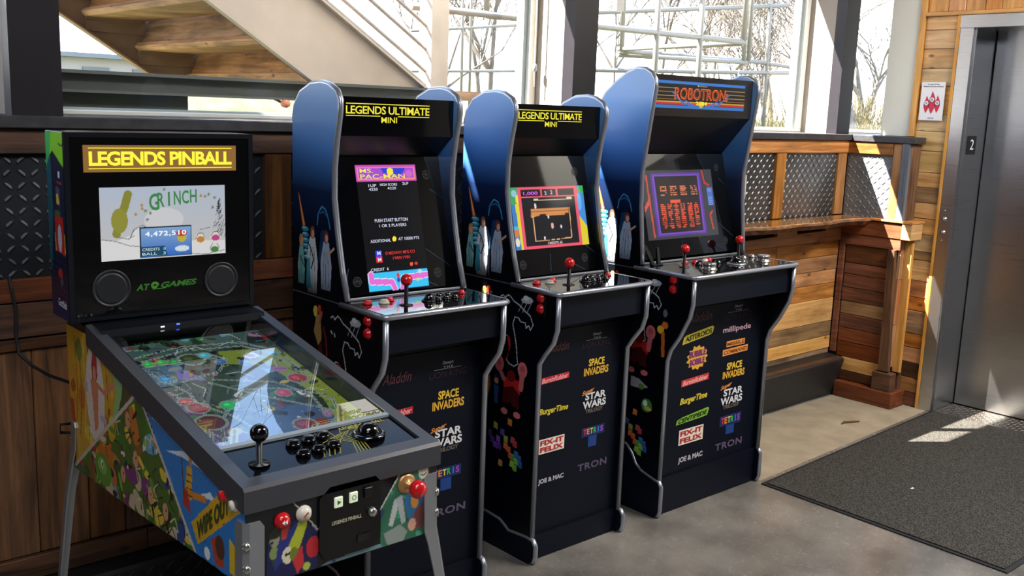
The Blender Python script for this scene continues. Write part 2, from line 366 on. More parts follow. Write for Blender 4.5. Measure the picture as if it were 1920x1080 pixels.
# ---- wall below the windows
wb = thing('wall_back', kind='structure', loc=(0, 2.87, 0))
obj('core', MB().box((-3, 2.892, 0), (6.6, 3.1, 1.425)), pm('wall_core_black', '#14110f', .8), wb)
obj('header', MB().box((-3, 2.97, 2.6), (8, 3.3, 3.4)), white_w, wb)
obj('side_return', MB().box((-4.9, 2.892, 0), (-3, 3.3, 3.4)), wl, wb)
trim = obj('trim_1', MB().box((-3, 2.845, 1.425), (6.6, 3.14, 1.458), .003), capm, kind='structure')
def boardY(x0, x1, z0, z1, m, y=2.872, th=.02, nm='plank', par=wb):
    j = random.uniform(-.002, .003)
    return obj(nm, MB().box((x0+.0012, y+j, z0+.0012), (x1-.0012, y+th, z1-.0012), .0025), m, par)
def lugs(name, x0, x1, z0, z1, P, m, par, pitch=.033):
    """raised lozenges of tread plate in a basket-weave of alternating slants"""
    mb = MB(); nx = int((x1-x0)/pitch); nz = int((z1-z0)/pitch)
    for j in range(nz):
        for i in range(nx):
            cx = x0+(i+.5)*(x1-x0)/nx; cz = z0+(j+.5)*(z1-z0)/nz; a = math.radians(42 if (i+j) % 2 else -42)+.0
            ca, sa = math.cos(a), math.sin(a); L_, w_ = pitch*.56, pitch*.17
            base = [(-L_, 0), (-L_*.4, -w_), (L_*.4, -w_), (L_, 0), (L_*.4, w_), (-L_*.4, w_)]
            top = [(-L_*.6, 0), (L_*.6, 0)]
            vs = [P(cx+u*ca-v*sa, cz+u*sa+v*ca, 0) for u, v in base]+[P(cx+u*ca, cz+u*sa, .0028) for u, v in top]
            mb.add(vs, [(0, 1, 6), (1, 2, 7, 6), (2, 3, 7), (3, 4, 7), (4, 5, 6, 7), (5, 0, 6)])
    return obj(name, mb, m, par, kind='stuff')
divs = [-2.62, -2.03, -1.44, -.85, -.26, .33, .92, 1.512, 2.10, 2.69, 3.18, 3.765, 4.35, 4.941]
for i, x in enumerate(divs):
    left = x < 2.9
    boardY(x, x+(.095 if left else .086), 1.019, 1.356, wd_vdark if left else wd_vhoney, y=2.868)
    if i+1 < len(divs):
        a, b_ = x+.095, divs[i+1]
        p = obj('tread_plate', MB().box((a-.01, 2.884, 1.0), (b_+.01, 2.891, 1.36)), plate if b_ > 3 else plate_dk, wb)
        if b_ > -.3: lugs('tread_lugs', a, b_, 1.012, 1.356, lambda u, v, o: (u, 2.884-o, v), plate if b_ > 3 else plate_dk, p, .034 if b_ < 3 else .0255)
# top rail boards
xs = [-2.6, -.9, .62, 1.62, 2.6, 3.49, 4.02, 5.03]
for a, b_ in zip(xs, xs[1:]): boardY(a, b_, 1.356, 1.425, wd_dark if b_ < 3 else wd_honey, y=2.862)
# left side: two level boards, a ledger, upright boards, bottom rail
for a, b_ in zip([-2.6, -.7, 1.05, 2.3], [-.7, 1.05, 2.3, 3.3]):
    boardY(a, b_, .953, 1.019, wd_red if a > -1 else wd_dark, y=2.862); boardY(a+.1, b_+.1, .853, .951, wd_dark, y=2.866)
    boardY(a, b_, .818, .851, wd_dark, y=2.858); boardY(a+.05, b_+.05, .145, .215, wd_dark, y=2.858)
x = -.6
while x < 2.75:
    w_ = random.choice([.105, .115, .125, .14]); boardY(x, x+w_, .215, .818, wd_vdark, y=2.872); x += w_
# right side: level boards in rows, random butt joints
rows = [.225, .257, .330, .415, .550, .635, .711, .792, .876]
pal = [wd_grey, wd_pale, wd_grey, wd_pale, wd_honey, wd_honey, wd_honey, wd_honey]
for k, (z0, z1) in enumerate(zip(rows, rows[1:])):
    cuts = [2.75, [3.7, 3.9, 3.6, 3.75, 3.8, 3.95, 3.7, 3.85][k], 5.028]
    if k in (6, 7): cuts = [2.75, 3.9, [4.5, 4.42][k-6], 5.028]
    for a, b_ in zip(cuts, cuts[1:]): boardY(a, b_, z0, z1, pal[k] if b_ > 4.9 or k < 6 else random.choice([wd_honey, wd_grey]), y=2.873)
# pallet stringer under the shelf, notched
st = MB(); prof = [(3.4, .876), (5.028, .876), (5.028, .955), (4.86, .955), (4.86, .935), (4.58, .93), (4.58, .962), (4.4, .966), (4.4, .928), (4.05, .92), (4.05, .955), (3.4, .955)]
st.prism(prof, 1, 2.862, 2.884); obj('plank', st, wd_honey, wb)
boardY(3.4, 5.028, .956, 1.0, wd_honey, y=2.866); boardY(4.86, 4.93, .93, .956, wd_vdark, y=2.874)
# black kick box at the foot of the wall
kb = MB(); kb.prism([(2.885, 0), (2.815, 0), (2.762, .212), (2.775, .226), (2.885, .232)], 0, 3.3, 5.01)
kickm = pm('black_kick_plate', '#1e1f22', .5, bump=(60, .3))
bb = thing('baseboard_back', kind='structure', loc=(0, 2.8, 0)); obj('kick_box', kb, kickm, bb)
k2 = MB().prism([(2.885, 0), (2.80, 0), (2.785, .128), (2.79, .14), (2.885, .144)], 0, -3, 3.3); o = obj('kick_box', k2, kickm, bb)
lugs('tread_lugs', .1, 2.0, .004, .126, lambda u, v, o_: (u, 2.80-.0152*v/.128-o_, v), kickm, bb, .03)
obj('ledge_strip', MB().box((3.3, 2.768, .214), (5.0, 2.80, .2285)), wd_dark, bb)

# ---- short return wall at the right (stub) : face X = 5.03
ws = thing('wall_right', kind='structure', loc=(5.03, 2.5, 0))
obj('core', MB().box((5.05, 2.53, 0), (5.14, 2.89, 1.42)), pm('wall_core_black', '#14110f', .8), ws)
def boardX(y0, y1, z0, z1, m, x=5.03, th=.02, nm='plank', par=ws, ch=.0025, j=None):
    j = random.uniform(-.002, .003) if j is None else j
    return obj(nm, MB().box((x+j, y0+.0012, z0+.0012), (x+th, y1-.0012, z1-.0012), ch), m, par)
srows = [.092, .145, .223, .31, .387, .467, .541, .617, .693, .755, .857]
spal = [wd_dark, wd_pale, wd_red, wd_red, wd_red, wd_grey, wd_red, wd_red, wd_red, wd_dark]
for k, (z0, z1) in enumerate(zip(srows, srows[1:])): boardX(2.565 if k > 1 else 2.56, 2.83 if k > 1 else 2.80, z0, z1, spal[k], x=5.034)
boardX(2.832, 2.868, .24, .915, wd_red, x=5.022)
boardX(2.51, 2.87, .857, .918, wd_red, x=5.024); boardX(2.50, 2.87, .918, 1.0, wd_red, x=5.018)
boardX(2.607, 2.87, 1.356, 1.42, wd_honey, x=5.024); boardX(2.555, 2.607, 1.01, 1.42, wd_vhoney, x=5.024)
greyblue = wood('grey_blue_board', '#4b4c52', '#7f8590', 'V', .8, var=.05)
boardX(2.512, 2.555, 1.012, 1.422, greyblue, x=5.018, th=.03)
plate_s = pm('bright_tread_plate', '#7c8288', .42, metal=.35, noise=(6, .2))  # tread plate copy, base lightened to strengthen the sun band
pl = obj('tread_plate', MB().box((5.038, 2.6, 1.0), (5.045, 2.872, 1.36)), plate_s, ws)
lugs('tread_lugs', 2.61, 2.868, 1.006, 1.354, lambda u, v, o: (5.038-o, u, v), plate_s, pl, .0255)
# end of the stub, facing the room
for z0, z1, m in [(.215, .45, wd_vhoney), (.45, .7, wood('orange_board', '#b0622a', '#dd9150', 'V', .8)), (.7, .915, wd_vhoney), (1.0, 1.42, wd_vdark)]:
    obj('plank', MB().box((5.04, 2.512, z0), (5.142, 2.53, z1-.002), .002), m, ws)
obj('plank', MB().prism([(2.553, .2), (2.497, .2), (2.53, .86), (2.565, .86)], 0, 5.0, 5.03), wd_vdark, ws)
obj('plank', MB().box((5.075, 2.47, .19), (5.10, 2.512, .915), .002), wd_trim, ws)
obj('shelf_block', MB().box((5.012, 2.452, .918), (5.13, 2.51, 1.006), .003), wd_pale, ws)
obj('shelf_block', MB().box((5.006, 2.448, 1.006), (5.14, 2.70, 1.018), .002), wd_honey, ws)
obj('trim_strip', MB().box((4.99, 2.47, .078), (5.05, 2.58, .192), .004), wd_dark, ws)
obj('base_trim', MB().box((4.985, 2.455, 0), (5.045, 2.80, .09), .004), wd_red, ws)
obj('base_trim', MB().box((5.045, 2.455, 0), (5.13, 2.52, .09), .004), wd_red, ws)
obj('plank', MB().box((5.1, 2.48, .078), (5.13, 2.53, .19), .003), wd_dark, ws)
obj('trim_2', MB().box((5.014, 2.492, 1.422), (5.146, 2.845, 1.4575), .003), capm, kind='structure')

# ---- elevator wall : face X = 5.15
we = thing('wall_elevator', kind='structure', loc=(5.15, 2.5, 0))
obj('core', MB().box((5.168, 2.31, 0), (6.8, 2.757, 3.4)).box((5.168, -.2, 2.08), (6.8, 2.31, 3.4))  , white_w, we)
obj('core', MB().box((5.168, -1.0, 0), (6.8, -.2, 3.4)).box((5.168, -5.35, 0), (6.8, -2.0, 3.4)), pm('brown_grey_wall', '#3c3733', .8), we); obj('core', MB().box((5.168, -2.0, 0), (6.8, -1.0, 3.4)), pm('grey_wall', '#8d8a84', .8), we)  # unseen wall, middle stretch made lighter to reflect in the screens
erow = [.0, .076, .158, .241, .325, .402, .529, .602, .693, .806, .852, .944, 1.03, 1.113, 1.195, 1.274, 1.387, 1.49, 1.579, 1.723, 1.814, 1.915, 2.01, 2.08]
wd_tan = wood('tan_pallet_wood', '#b08a58', '#e6c690', 'H', .4, var=.12)
epal = [wd_red, wd_honey, wd_dark, wd_honey, wd_honey, wd_grey, wd_honey, wd_honey, wd_tan, wd_grey, wd_tan, wd_pale, wd_pale, wd_grey, wd_pale, wd_tan, wd_tan, wd_tan, wd_pale, wd_tan, wd_pale, wd_pale, wd_pale]
for z0, z1, m in zip(erow, erow[1:], epal): boardX(2.394, 2.566, z0, z1, m, x=5.158, par=we)
vb = [2.566, 2.457, 2.369, 2.269, 2.188, 2.086, 1.99, 1.90, 1.79, 1.70]
vm = [wood('pale_upright_board', '#a9784a', '#dcae7a', 'V', .5, var=.12), wood('orange_upright_board', '#a8652c', '#d99a58', 'V', .5, var=.12)]
for k, (a, b_) in enumerate(zip(vb, vb[1:])): boardX(b_, a, 2.1, 2.75, vm[k % 2], x=5.158, par=we)
obj('trim_3', MB().box((5.14, 2.566, 1.46), (5.167, 2.596, 2.9), .002), wd_trim, kind='structure')
obj('trim_4', MB().box((5.14, 2.377, 0), (5.17, 2.394, 2.079), .002), wd_trim, kind='structure')
obj('trim_5', MB().box((5.14, 1.2, 2.08), (5.17, 2.566, 2.10), .002), wd_trimh, kind='structure')
sm_ = bpy.data.materials.new('brushed_stainless'); sm_.use_nodes = True; nt = sm_.node_tree; b = nt.nodes['Principled BSDF']
b.inputs['Base Color'].default_value = (.52, .53, .56, 1); b.inputs['Metallic'].default_value = 1; b.inputs['Roughness'].default_value = .27
t = nt.nodes.new('ShaderNodeTexCoord'); mp = nt.nodes.new('ShaderNodeMapping'); mp.inputs['Scale'].default_value = (1.5, 1.5, 300); n = nt.nodes.new('ShaderNodeTexNoise'); n.inputs['Scale'].default_value = 1.5; n.inputs['Detail'].default_value = 4
bp = nt.nodes.new('ShaderNodeBump'); bp.inputs['Strength'].default_value = .015; bp.inputs['Distance'].default_value = .001
mr = nt.nodes.new('ShaderNodeMapRange'); mr.inputs[3].default_value = .24; mr.inputs[4].default_value = .34
nt.links.new(t.outputs['Object'], mp.inputs[0]); nt.links.new(mp.outputs[0], n.inputs['Vector']); nt.links.new(n.outputs[0], bp.inputs['Height']); nt.links.new(bp.outputs[0], b.inputs['Normal'])
nt.links.new(n.outputs[0], mr.inputs[0]); nt.links.new(mr.outputs[0], b.inputs['Roughness'])
ss = sm_
door = thing('door_1', kind='structure', loc=(5.39, 2.3, 0))
obj('door_panel', MB().box((5.392, 1.70, .012), (5.42, 2.293, 2.06), .003), ss, door)
obj('door_panel', MB().box((5.405, 1.1, .012), (5.43, 1.697, 2.06), .003), ss, door)
obj('jamb', MB().box((5.141, 2.306, 0), (5.17, 2.376, 2.014), .002).box((5.16, 2.297, 0), (5.44, 2.306, 2.06)), ss, door)
obj('header', MB().box((5.141, 1.0, 2.014), (5.17, 2.386, 2.079), .002).box((5.16, 1.0, 2.016), (5.44, 2.30, 2.025)), ss, door)
obj('jamb', MB().box((5.141, 1.0, 0), (5.17, 1.07, 2.014), .002).box((5.16, 1.07, 0), (5.44, 1.08, 2.06)), ss, door)
obj('shaft_backing', MB().box((5.45, .9, 0), (5.47, 2.4, 2.1)), pm('wall_core_black', '#14110f', .8), door)
sill = obj('threshold', MB().box((5.15, 1.08, .0), (5.39, 2.296, .007)), pm('sill_plate', '#5b5650', .35, metal=.7), door)
lugs('tread_lugs', 1.5, 2.29, 5.165, 5.38, lambda u, v, o: (v, u, .007+o), pm('sill_plate', '#5b5650', .35, metal=.7), door, .022)
obj('wall_white', MB().box((5.152, 2.597, 1.46), (5.168, 2.757, 3.4)), white_w, we)

# ---- posts, piers, windows
for i, x in enumerate((-1.33, .785, 2.898, 4.938)):
    p = thing('window_post', kind='structure', loc=(x, 2.95, 1.458)); p.name = 'trim_%d' % (6+i)
    obj('steel_post', MB().box((x, 2.90, 1.458), (x+.132, 2.915, 3.4)).box((x, 2.915, 1.458), (x+.012, 2.95, 3.4)).box((x+.12, 2.915, 1.458), (x+.132, 2.95, 3.4)).box((x, 2.95, 1.458), (x+.132, 2.962, 3.4)), steel_post, p)
    obj('pier', MB().box((x+.001, 2.963, 1.459), (x+.131, 3.2, 2.6)), beige_w, p)
gl = glass('window_glass')
wx = [(-1.198, .785), (.917, 2.898), (3.03, 4.938), (5.07, 6.9)]
for i, (a, b_) in enumerate(wx):
    w_ = thing('window_%d' % (i+1), kind='structure', loc=((a+b_)/2, 3.16, 1.458))
    f = MB().box((a, 3.12, 1.4585), (b_, 3.2, 1.474), .003).box((a, 3.12, 2.55), (b_, 3.2, 2.6), .003).box((a, 3.12, 1.474), (a+.04, 3.2, 2.55), .003).box((b_-.04, 3.12, 1.474), (b_, 3.2, 2.55), .003)
    obj('window_frame', f, frame_w, w_)
    s_ = MB().box((a+.04, 3.14, 1.474), (a+.062, 3.185, 2.55)).box((b_-.062, 3.14, 1.474), (b_-.04, 3.185, 2.55)).box((a+.062, 3.14, 1.474), (b_-.062, 3.185, 1.481))
    obj('sash', s_, pm('grey_sash', '#9aa6a8', .4), w_)
    obj('pane', MB().box((a+.06, 3.16, 1.48), (b_-.06, 3.164, 2.55)), gl, w_)
obj('grille_bar', MB().box((3.405, 3.15, 1.98), (3.455, 3.175, 2.55)), frame_w, bpy.data.objects['window_3'])  # unseen bar added above the view to split the sun patch
# blind cord beside the second post
c = thing('blind_cord', 'white bead cord hanging at the right edge of the stair window', 'cord', (2.85, 3.1, 1.62))
obj('cord', MB().tube([(2.862, 3.09, 2.6), (2.86, 3.09, 1.7), (2.862, 3.09, 1.62)], .003, 6), frame_w, c)
obj('tassel', MB().lathe((2.862, 3.09, 1.68), [(.003, 0), (.009, .005), (.009, .03), (.003, .035)], n=10), pm('grey_sash', '#9aa6a8', .4), c)

# ================================================================= OUTDOORS
gm = bpy.data.materials.new('winter_grass'); gm.use_nodes = True; nt = gm.node_tree; b = nt.nodes['Principled BSDF']; b.inputs['Roughness'].default_value = .9
t = nt.nodes.new('ShaderNodeTexCoord'); n = nt.nodes.new('ShaderNodeTexNoise'); n.inputs['Scale'].default_value = 6; n.inputs['Detail'].default_value = 8; r = nt.nodes.new('ShaderNodeValToRGB')
r.color_ramp.elements[0].position = .35; r.color_ramp.elements[0].color = (*lin('#2f3a1c'), 1); r.color_ramp.elements[1].position = .65; r.color_ramp.elements[1].color = (*lin('#5e583a'), 1)
nt.links.new(t.outputs['Object'], n.inputs['Vector']); nt.links.new(n.outputs[0], r.inputs[0]); nt.links.new(r.outputs[0], b.inputs['Base Color'])
gnd = MB(); gx = [-12+2*i for i in range(42)]; gy = [3.32, 3.8, 4.6, 5.4, 6.2, 7, 8, 10, 13, 17, 22, 30, 50]
for y in gy:
    for x in gx:
        base = .35+1.05*min(1, max(0, (y-3.3)/4.2)); k = max(0, min(1, (.74-x/y)/.12)) if x > 0 else 1
        bump = .28*k*min(1, max(0, (y-4.6)/3))*(1 if x > .5 else .2)
        gnd.v.append((x, y, base+bump+.03*math.sin(x*1.7+y)))
for j in range(len(gy)-1):
    for i in range(len(gx)-1): k = j*len(gx)+i; gnd.f.append((k, k+1, k+len(gx)+1, k+len(gx))); gnd.smooth.append(True)
g_ = obj('ground', gnd, gm, kind='structure', fix=False)

# staircase running down to the right
stg = pm('weathered_stair_steel', '#8a7362', .6, noise=(5, .25)); stl = pm('sand_painted_steel', '#b3a597', .55, noise=(4, .12))
rail = pm('grey_rail_metal', '#8a8680', .4, metal=.3)
wd_st = wood('stair_timber', '#6e5038', '#b88e66', 'H', .5, rough=.75, var=.12)
stc = thing('outdoor_staircase', 'outdoor timber and steel staircase descending behind the left window', 'staircase', (1.5, 4.8, 1.62))
t_ = .62
def slab(Y0, Y1, xa, xb, clo, chi, m, nm):
    mb = MB(); prof = [(xa, clo-t_*xa), (xb, max(1.60, clo-t_*xb)), (xb, max(1.62, chi-t_*xb)), (xa, chi-t_*xa)]
    # clip lower edge at the girder
    xl = (clo-1.61)/t_; xh = min(xb, (chi-1.61)/t_)
    prof = [(xa, clo-t_*xa), (xl, 1.61), (xh, 1.61), (xa, chi-t_*xa)] if xh >= (chi-1.61)/t_-1e-6 else [(xa, clo-t_*xa), (xl, 1.61), (xb, 1.61), (xb, chi-t_*xb), (xa, chi-t_*xa)]
    mb.prism(prof, 1, Y0, Y1); return obj(nm, mb, m, stc)
slab(3.99, 4.0, -1.0, 2.98, 3.052, 3.446, stl, 'stringer'); slab(5.70, 5.72, -1.0, 2.98, 3.052, 3.42, stg, 'stringer')
for (c0, c1) in ((3.052, 3.064), (3.434, 3.446)):
    slab(3.955, 4.0, -1.0, 2.98, c0, c1, stl, 'flange')
slab(5.66, 5.70, -1.0, 2.98, 3.052, 3.062, stg, 'flange')
for i in range(-7, 2):
    xb, zb = 2.24+.285*i, 1.818-.163*i
    if zb > 1.6: obj('riser', MB().hexa([(xb, 4.03, zb), (xb+.035, 4.03, zb), (xb+.035, 5.695, zb), (xb, 5.695, zb)], [(xb+.06, 4.03, zb+.15), (xb+.095, 4.03, zb+.15), (xb+.095, 5.695, zb+.15), (xb+.06, 5.695, zb+.15)]), wd_st, stc)
    if zb-.045 > 1.61: obj('tread', MB().box((xb-.045, 4.02, zb-.045), (xb+.33, 5.695, zb-.002), .018), wd_st, stc)
    if zb > 1.75: obj('bracket', MB().box((xb-.02, 5.67, zb-.055), (xb+.3, 5.70, zb-.045)).box((xb-.02, 5.69, zb-.12), (xb+.3, 5.70, zb-.055)), stg, stc)
obj('riser', MB().box((2.50, 4.03, 1.60), (2.545, 5.695, 1.66)), wd_st, stc); obj('riser', MB().box((2.80, 4.03, 1.60), (2.84, 5.695, 1.64)), wd_st, stc)
obj('landing', MB().box((-2.2, 3.6, 3.45), (-.6, 5.9, 3.62)), wd_st, stc)  # unseen slab added to keep sun off the first cabinet's left side
for k, yy in enumerate((18, 55, 90, 122, 146)):
    z1 = [2.036, 1.90, 1.787, 1.68, 1.61][k]; 
    obj('rod', MB().tube([(-1.0, 4.08, z1+t_*4.06), (3.06, 4.08, z1), (3.14, 4.08, z1-.075)], .009, 6), rail, stc)
obj('handrail', MB().tube([(-1.0, 4.08, 2.18+t_*4.06), (3.06, 4.08, 2.18), (3.2, 4.08, 2.18)], .02, 8), rail, stc)
for xx in (3.03, 1.6, .2):
    zz = 1.6 if xx > 3 else 3.446-t_*xx
    obj('post', MB().box((xx, 4.03, zz), (xx+.055, 4.13, zz+ (2.2-1.6 if xx > 3 else .75))).box((xx+.055, 4.06, zz), (xx+.13, 4.1, zz+(.6 if xx > 3 else .75))), stl, stc)
gird = thing('steel_girder', 'long dark steel girder under the foot of the outdoor stairs', 'beam', (1, 3.96, 1.4))
gdk = pm('dark_girder_steel', '#4a4f4b', .55, noise=(3, .25))
obj('flange', MB().box((-2, 3.9, 1.597), (2.95, 4.06, 1.61)), gdk, gird); obj('web', MB().box((-2, 3.96, 1.535), (2.95, 3.975, 1.597)), gdk, gird); obj('flange', MB().box((-2, 3.9, 1.527), (2.95, 4.06, 1.537)), gdk, gird)
obj('lower_panel', MB().box((-2, 4.0, .7), (1.76, 4.03, 1.53)), pm('dark_green_panel', '#4b524c', .6, noise=(2, .3)), gird)
obj('plank', MB().box((2.9, 4.2, 1.56), (3.5, 5.7, 1.61)), wd_st, gird)
bt = thing('orange_bolt_cap', 'orange plastic cap on the bolt below the stair girder', 'cap', (2.13, 3.93, 1.545))
obj('cap', MB().lathe((2.145, 3.9, 1.512), [(.017, 0), (.017, .03), (.012, .036)], axis=(0, -1, 0), n=8), pm('orange_plastic', '#e08a66', .5), bt)
obj('shank', MB().tube([(2.145, 3.9, 1.512), (2.145, 3.98, 1.53)], .006, 8), gdk, bt)

# white pipe frame structures
pipe = pm('white_painted_pipe', '#7a7872', .45)
def pipes(label, runs, loc, r=.022):
    t = thing('pipe_frame', label, 'frame', loc, 'white pipe frames outside the windows')
    for q in runs: obj('pipe', MB().tube(q, r, 8), pipe, t)
    return t
pipes('white pipe lattice nearest the middle window, corner turned to the glass', [
    [(3.6, 5.0, 2.11), (6.98, 5.0, 2.14)], [(6.37, 5.0, 3.6), (6.40, 5.0, .8)], [(5.84, 5.0, 3.6), (5.88, 5.0, .8)], [(6.95, 5.0, 3.6), (6.95, 5.0, 2.14)],
    [(5.84, 5.0, 3.2), (5.84, 6.2, 3.2)], [(6.95, 5.0, 2.13), (6.80, 6.25, 2.10)]], (5.9, 5.6, .8))
pipes('white pipe lattice standing behind the nearer one', [
    [(6.76, 6.2, 3.8), (6.8, 6.2, 2.08)], [(6.8, 6.2, 2.08), (7.27, 6.2, 2.09)], [(6.80, 6.25, 2.05), (8.7, 6.2, 2.09)], [(7.27, 6.2, 2.09), (7.3, 6.2, .9)], [(8.6, 6.2, 3.8), (8.65, 6.2, 2.1)], [(8.69, 6.2, 3.9), (8.73, 6.2, 2.1)],
    [(8.65, 6.2, 2.1), (10.2, 7.4, 2.12)]], (7.5, 6.3, .9))
pipes('white pipe frame of tall uprights farthest from the middle window', [
    [(8.8, 7.5, 2.21), (10.93, 7.5, 2.23)], [(10.93, 7.5, 2.22), (12.4, 7.5, 2.2)], [(10.9, 7.5, 4.2), (11.0, 7.5, .8)], [(11.32, 7.5, 2.97), (6.4, 7.5, 2.41)],
    [(7.7, 7.5, 1.97), (12.2, 7.5, 2.16)], [(9.6, 7.5, 2.2), (9.6, 7.5, .8)], [(10.35, 7.5, 2.1), (10.35, 7.5, .8)]], (9.6, 7.5, .8), .026)
pipes('white pipe frame corner seen left of the second post', [
    [(4.36, 5.2, 3.4), (4.36, 5.2, 2.13)], [(4.36, 5.2, 2.13), (4.75, 5.2, 2.14)]], (4.4, 5.2, 2.1), .02)
pipes('slim white pipe frame among the trees right of the stairs', [
    [(5.4, 7.5, 2.19), (6.9, 7.5, 2.37)], [(5.3, 7.5, 1.83), (7.0, 7.5, 1.92)], [(5.98, 7.5, 4), (6.01, 7.5, 1.2)], [(6.08, 7.5, 4), (6.11, 7.5, 1.2)]], (6, 7.5, 1.2), .014)
pn = thing('pale_panel', 'beige louvred panel hanging between the stairs and the trees', 'panel', (3.95, 5.2, 1.84))
obj('board', MB().box((3.9, 5.2, 1.86), (3.96, 5.23, 3.4)).box((3.97, 5.2, 1.84), (4.0, 5.23, 3.4)), pipe, pn)

# bare trees
bark = pm('pale_bark', '#6f675e', .8, noise=(9, .3)); birch = pm('birch_bark', '#6d675f', .7, noise=(14, .35))
def tree(label, x, y, z, h, m, seed, lean=0, dens=5, r0=.05, leafy=None):
    R = random.Random(seed); mb = MB()
    def br(p, d, L_, r, lev):
        n = 3; pts = [p]; q = p.copy(); dd = d.copy()
        for i in range(n):
            dd = (dd+Vector((R.uniform(-.16, .16), R.uniform(-.16, .16), R.uniform(-.02, .12)))).normalized(); q = q+dd*L_/n; pts.append(q.copy())
        mb.tube(pts, [r*(1-.22*i) for i in range(n+1)], 5 if lev < 2 else 3, caps=False)
        if lev >= dens: return
        for k in range((3 if lev < 4 else 2) if lev else 6):
            t = R.uniform(.3, 1.0) if k else 1.0; i = min(n, max(1, int(t*n+.5))); pp = pts[i]
            az = R.uniform(0, 6.28); sp = R.uniform(.35, .9); e = Vector((math.cos(az)*sp, math.sin(az)*sp, 0))
            br(pp, (dd+e).normalized(), L_*R.uniform(.55, .8), max(.006, r*.55), lev+1)
    br(Vector((x, y, z)), Vector((lean, 0, 1)).normalized(), h, r0, 0)
    o = obj('bare_tree', mb, m, base=(x, y, z), fix=False, label=label, cat='tree', group='bare trees outside the windows'); return o
TR = [('slim bare tree just right of the staircase newel', 6.9, 9, 2.0, .05, 0), ('bare tree beside the white frame of the stair window', 8.1, 9.6, 2.2, .06, .1),
      ('forked bare tree left in the middle window', 10.2, 9.8, 1.8, .05, -.1), ('bare tree behind the nearest pipe lattice', 12.2, 10.2, 2.0, .05, .05),
      ('bare tree between the pipe uprights of the middle window', 14.0, 11, 2.0, .06, 0), ('bushy bare tree right in the middle window', 14.6, 10, 1.7, .05, .12),
      ('bare tree at the right edge of the middle window', 16.4, 11, 2.2, .06, -.1), ('farther bare tree between stairs and second post', 12.5, 15, 2.6, .07, 0),
      ('far bare tree behind the middle pipe uprights', 21, 16, 2.8, .08, .1)]
TR += [('thin bare sapling close behind the pale louvred panel', 6.2, 8.2, 1.3, .035, .15), ('thin bare sapling under the nearest pipe lattice', 9.4, 8.6, 1.2, .03, 0), ('many stemmed bare shrub low in the middle window', 11.4, 8.7, .9, .03, .1), ('many stemmed bare shrub before the right pipe upright', 13.2, 9.0, .9, .03, -.1), ('far bare tree at the left of the middle window', 16.5, 17, 2.6, .07, 0), ('far bare tree behind the straw bushes', 24, 14, 2.4, .06, 0)]
for i, (lb, x, y, h, r0, ln) in enumerate(TR): tree(lb, x, y, 1.25, h, bark, 11+i, ln, 6, r0)
tree('tall pale birch filling the narrow right window', 13.4, 7.6, 1.0, 1.6, birch, 40, .06, 6, .09)
tree('second thin birch in the narrow right window', 15.6, 8.6, 1.0, 1.5, birch, 43, -.05, 6, .08)
def thicket(label, x0, x1, y, z, h, n, m, seed):
    R = random.Random(seed); mb = MB()
    for i in range(n):
        x = R.uniform(x0, x1); p = [Vector((x, y+R.uniform(-.5, .5), z))]
        for k in range(3): p.append(p[-1]+Vector((R.uniform(-.2, .2), R.uniform(-.15, .15), h/3*R.uniform(.6, 1.2))))
        mb.tube(p, [.009, .007, .005, .003], 3, caps=False)
    return obj('thicket', mb, m, kind='stuff', label=label, cat='bushes', fix=False)
straw = pm('straw_coloured_twigs', '#7a6c40', .9); greenb = pm('olive_twigs', '#56603a', .9)
thicket('straw coloured twiggy bushes low in the narrow right window', 12, 17.5, 8.2, .9, 1.1, 700, straw, 3)
thicket('olive twiggy bushes at the foot of the middle window', 8.6, 14.5, 9.0, 1.0, .55, 700, greenb, 5)
# far pale buildings
fb = thing('far_building', 'pale low building seen in the gap under the stairs', 'building', (6, 24, 1.3))
pb = pm('far_white_wall', '#a8a8a6', .8); pg = pm('far_grey_window', '#6d767c', .5)
obj('wall', MB().box((-1, 24, 1.2), (12, 27, 2.35)), pb, fb); obj('roof', MB().box((-1.3, 23.7, 2.35), (12.3, 27.3, 2.45)), pg, fb)
for i in range(10): obj('window', MB().box((0+i*1.15, 23.95, 1.75), (.6+i*1.15, 24.0, 2.15)), pg, fb)

# ================================================================= CABINETS
chrome = pm('chrome_trim', '#a9adb8', .3, metal=.7); navy = pm('black_laminate', '#070c1a', .45, spec=.2)
blackp = pm('black_plastic', '#0a0b0e', .35); glossb = pm('black_acrylic', '#05060a', .06, coat=.5); redp = pm('red_plastic', '#c8161c', .22, coat=.4)
whitep = pm('ivory_plastic', '#d9d2c0', .3); grill = pm('speaker_mesh', '#15161a', .7); silver = pm('silver_knob', '#b8b6b0', .25, metal=.9)
prn = attr_mat('printed_vinyl', .3, coat=.15); scr1 = attr_mat('lit_screen', .08, coat=0, emis=1.0)
def flat(hexc, e=0): return pm('ink_'+hexc.strip('#')+('_lit' if e else ''), hexc if not e else '#050505', .45, emit=hexc if e else None, es=e or 1, spec=.3)
side = gradient_side()
MINI = dict(front=[(2.285, .087), (2.285, .70), (2.262, .735), (2.222, .785), (2.208, .83), (2.208, .938)],
            head=[(2.402, .957), (2.43, 1.04), (2.456, 1.147), (2.476, 1.25), (2.476, 1.34), (2.464, 1.42), (2.447, 1.50), (2.446, 1.53), (2.462, 1.555), (2.50, 1.572), (2.54, 1.578), (2.60, 1.574), (2.66, 1.55), (2.694, 1.51), (2.702, 1.47)],
            foot=.087, top=1.545, mq=(1.43, 1.542, 2.468), gt=(1.365, 2.54), gb=(.962, 2.445), dz=.955, dback=2.40, foots=[(2.30, .087), (2.36, .083), (2.395, .080), (2.415, .092), (2.44, .105), (2.50, .110), (2.62, .112)])
